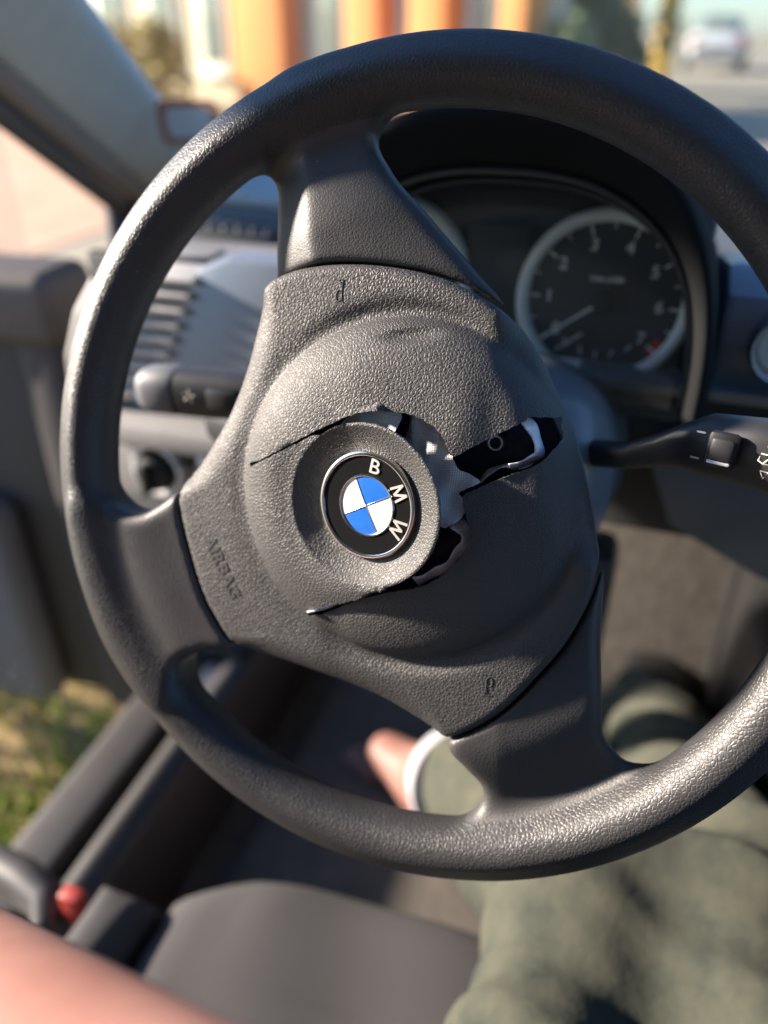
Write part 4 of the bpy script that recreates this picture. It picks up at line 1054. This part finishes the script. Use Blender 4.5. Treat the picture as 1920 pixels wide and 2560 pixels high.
def bush(loc, rad, mat, label, n=1400):
    e = empty('bush', loc); tag(e, label, 'bush', 'bushes in front of the buildings')
    foliage('foliage', e, (0, 0, rad[2]*.9), rad, n, .07, mat)
    loft('stem', [((0, 0, 0), .04, .04), ((.02, 0, rad[2]*.5), .03, .03), ((.0, .02, rad[2]), .01, .01)], M['bark'], e, 8)
    return e
bush((-9.6, 11.6, 0), (1.1, .5, .80), M['leafA'], 'olive bush furthest left, next to the windscreen pillar')
bush((-7.7, 11.6, 0), (.8, .5, .75), M['leafC'], 'dry yellow bush left of the first orange pillar')
bush((-1.2, 10.6, 0), (.35, .35, .8), M['leafB'], 'dark green bush right of the last orange pillar')
bush((-.9, 14.0, 0), (.6, .4, .8), M['leafA'], 'pale olive bush in front of the white outbuilding')
tr = empty('tree', (-2.0, 16.5, 0)); tag(tr, 'leafy green tree behind the buildings, right of the orange pillars', 'tree')
loft('trunk', [((0, 0, 0), .14, .14), ((.05, 0, 1.0), .10, .10), ((.0, .1, 2.2), .06, .06)], M['bark'], tr, 10); foliage('crown', tr, (0, 0, 2.4), (1.3, 1.2, 1.4), 3500, .11, M['leafB'])

pc = empty('parked_car', (.95, 30.0, 0)); pc.rotation_euler = (0, 0, R(90)); tag(pc, 'grey-blue parked car with red tail lamps far off behind the yellow post', 'car')
secs = [((-2.0, 0, .55), .70, .20), ((-1.9, 0, .62), .82, .34), ((-1.0, 0, .68), .86, .42), ((0, 0, .68), .86, .42), ((1.0, 0, .68), .86, .42), ((1.9, 0, .62), .82, .34), ((2.0, 0, .55), .70, .20)]
loft('body', secs, M['carred'], pc, 24, 3.5)
loft('cabin', [((-1.25, 0, 1.05), .55, .05), ((-.7, 0, 1.22), .66, .24), ((.3, 0, 1.24), .68, .26), ((1.1, 0, 1.10), .6, .08)], M['winglass'], pc, 20, 3)
for wx in (-1.25, 1.25):
    for wy in (-.80, .80):
        w = lathe('wheel', [(0, .1), (.18, .1), (.2, .08), (.31, .1), (.33, .05), (.33, -.05), (.31, -.1), (0, -.1)], M['tyre'], pc, Matrix.Translation((wx, wy, .33)) @ Matrix.Rotation(R(90), 4, 'X'), 24)

for wy in (-.62, .62): box('tail_lamp', (-1.99, wy, .80), (.10, .34, .22), M['redtab'], pc, .04)

# ---- the car's shell overhead and behind, out of the frame but shading the cabin
rf = box('roof', (.12, -.94, 1.375), (1.36, 1.58, .04), M['pillar'], None, .015); tag(rf, 'grey roof lining over the cabin', 'roof', kind='structure')
pdr = box('passenger_door', (.80, -.15, .58), (.08, 1.7, .70), M['door'], None, .03); tag(pdr, 'dark closed passenger door trim', 'car door', kind='structure')
cushion('backrest', -.25, .25, -.92, -.80, .45, 1.10, .04, M['seat'], seat, .0)

rail = box('shade_rail', (-.535, -.70, 1.305), (.07, 1.85, .09), M['pillar'], None, .02); tag(rail, 'unseen grey roof rail set low to shade the wheel', 'roof rail', kind='structure')  # unseen bar, height chosen so its shadow falls on the wheel's upper right

# the closed rear of the cabin keeps light from coming over the driver's shoulder
for nm, c, sz, lb in (('rear_panel', (.10, -1.72, .80), (1.4, .06, 1.15), 'dark rear end of the cabin'), ('side_panel', (-.62, -1.15, .78), (.06, 1.15, 1.12), 'dark rear side of the cabin behind the open door'), ('side_panel', (.80, -1.30, .78), (.06, .85, 1.12), 'dark rear side of the cabin on the passenger side')):
    tag(box(nm, c, sz, M['door'], None, .02), lb, 'panel', kind='structure')
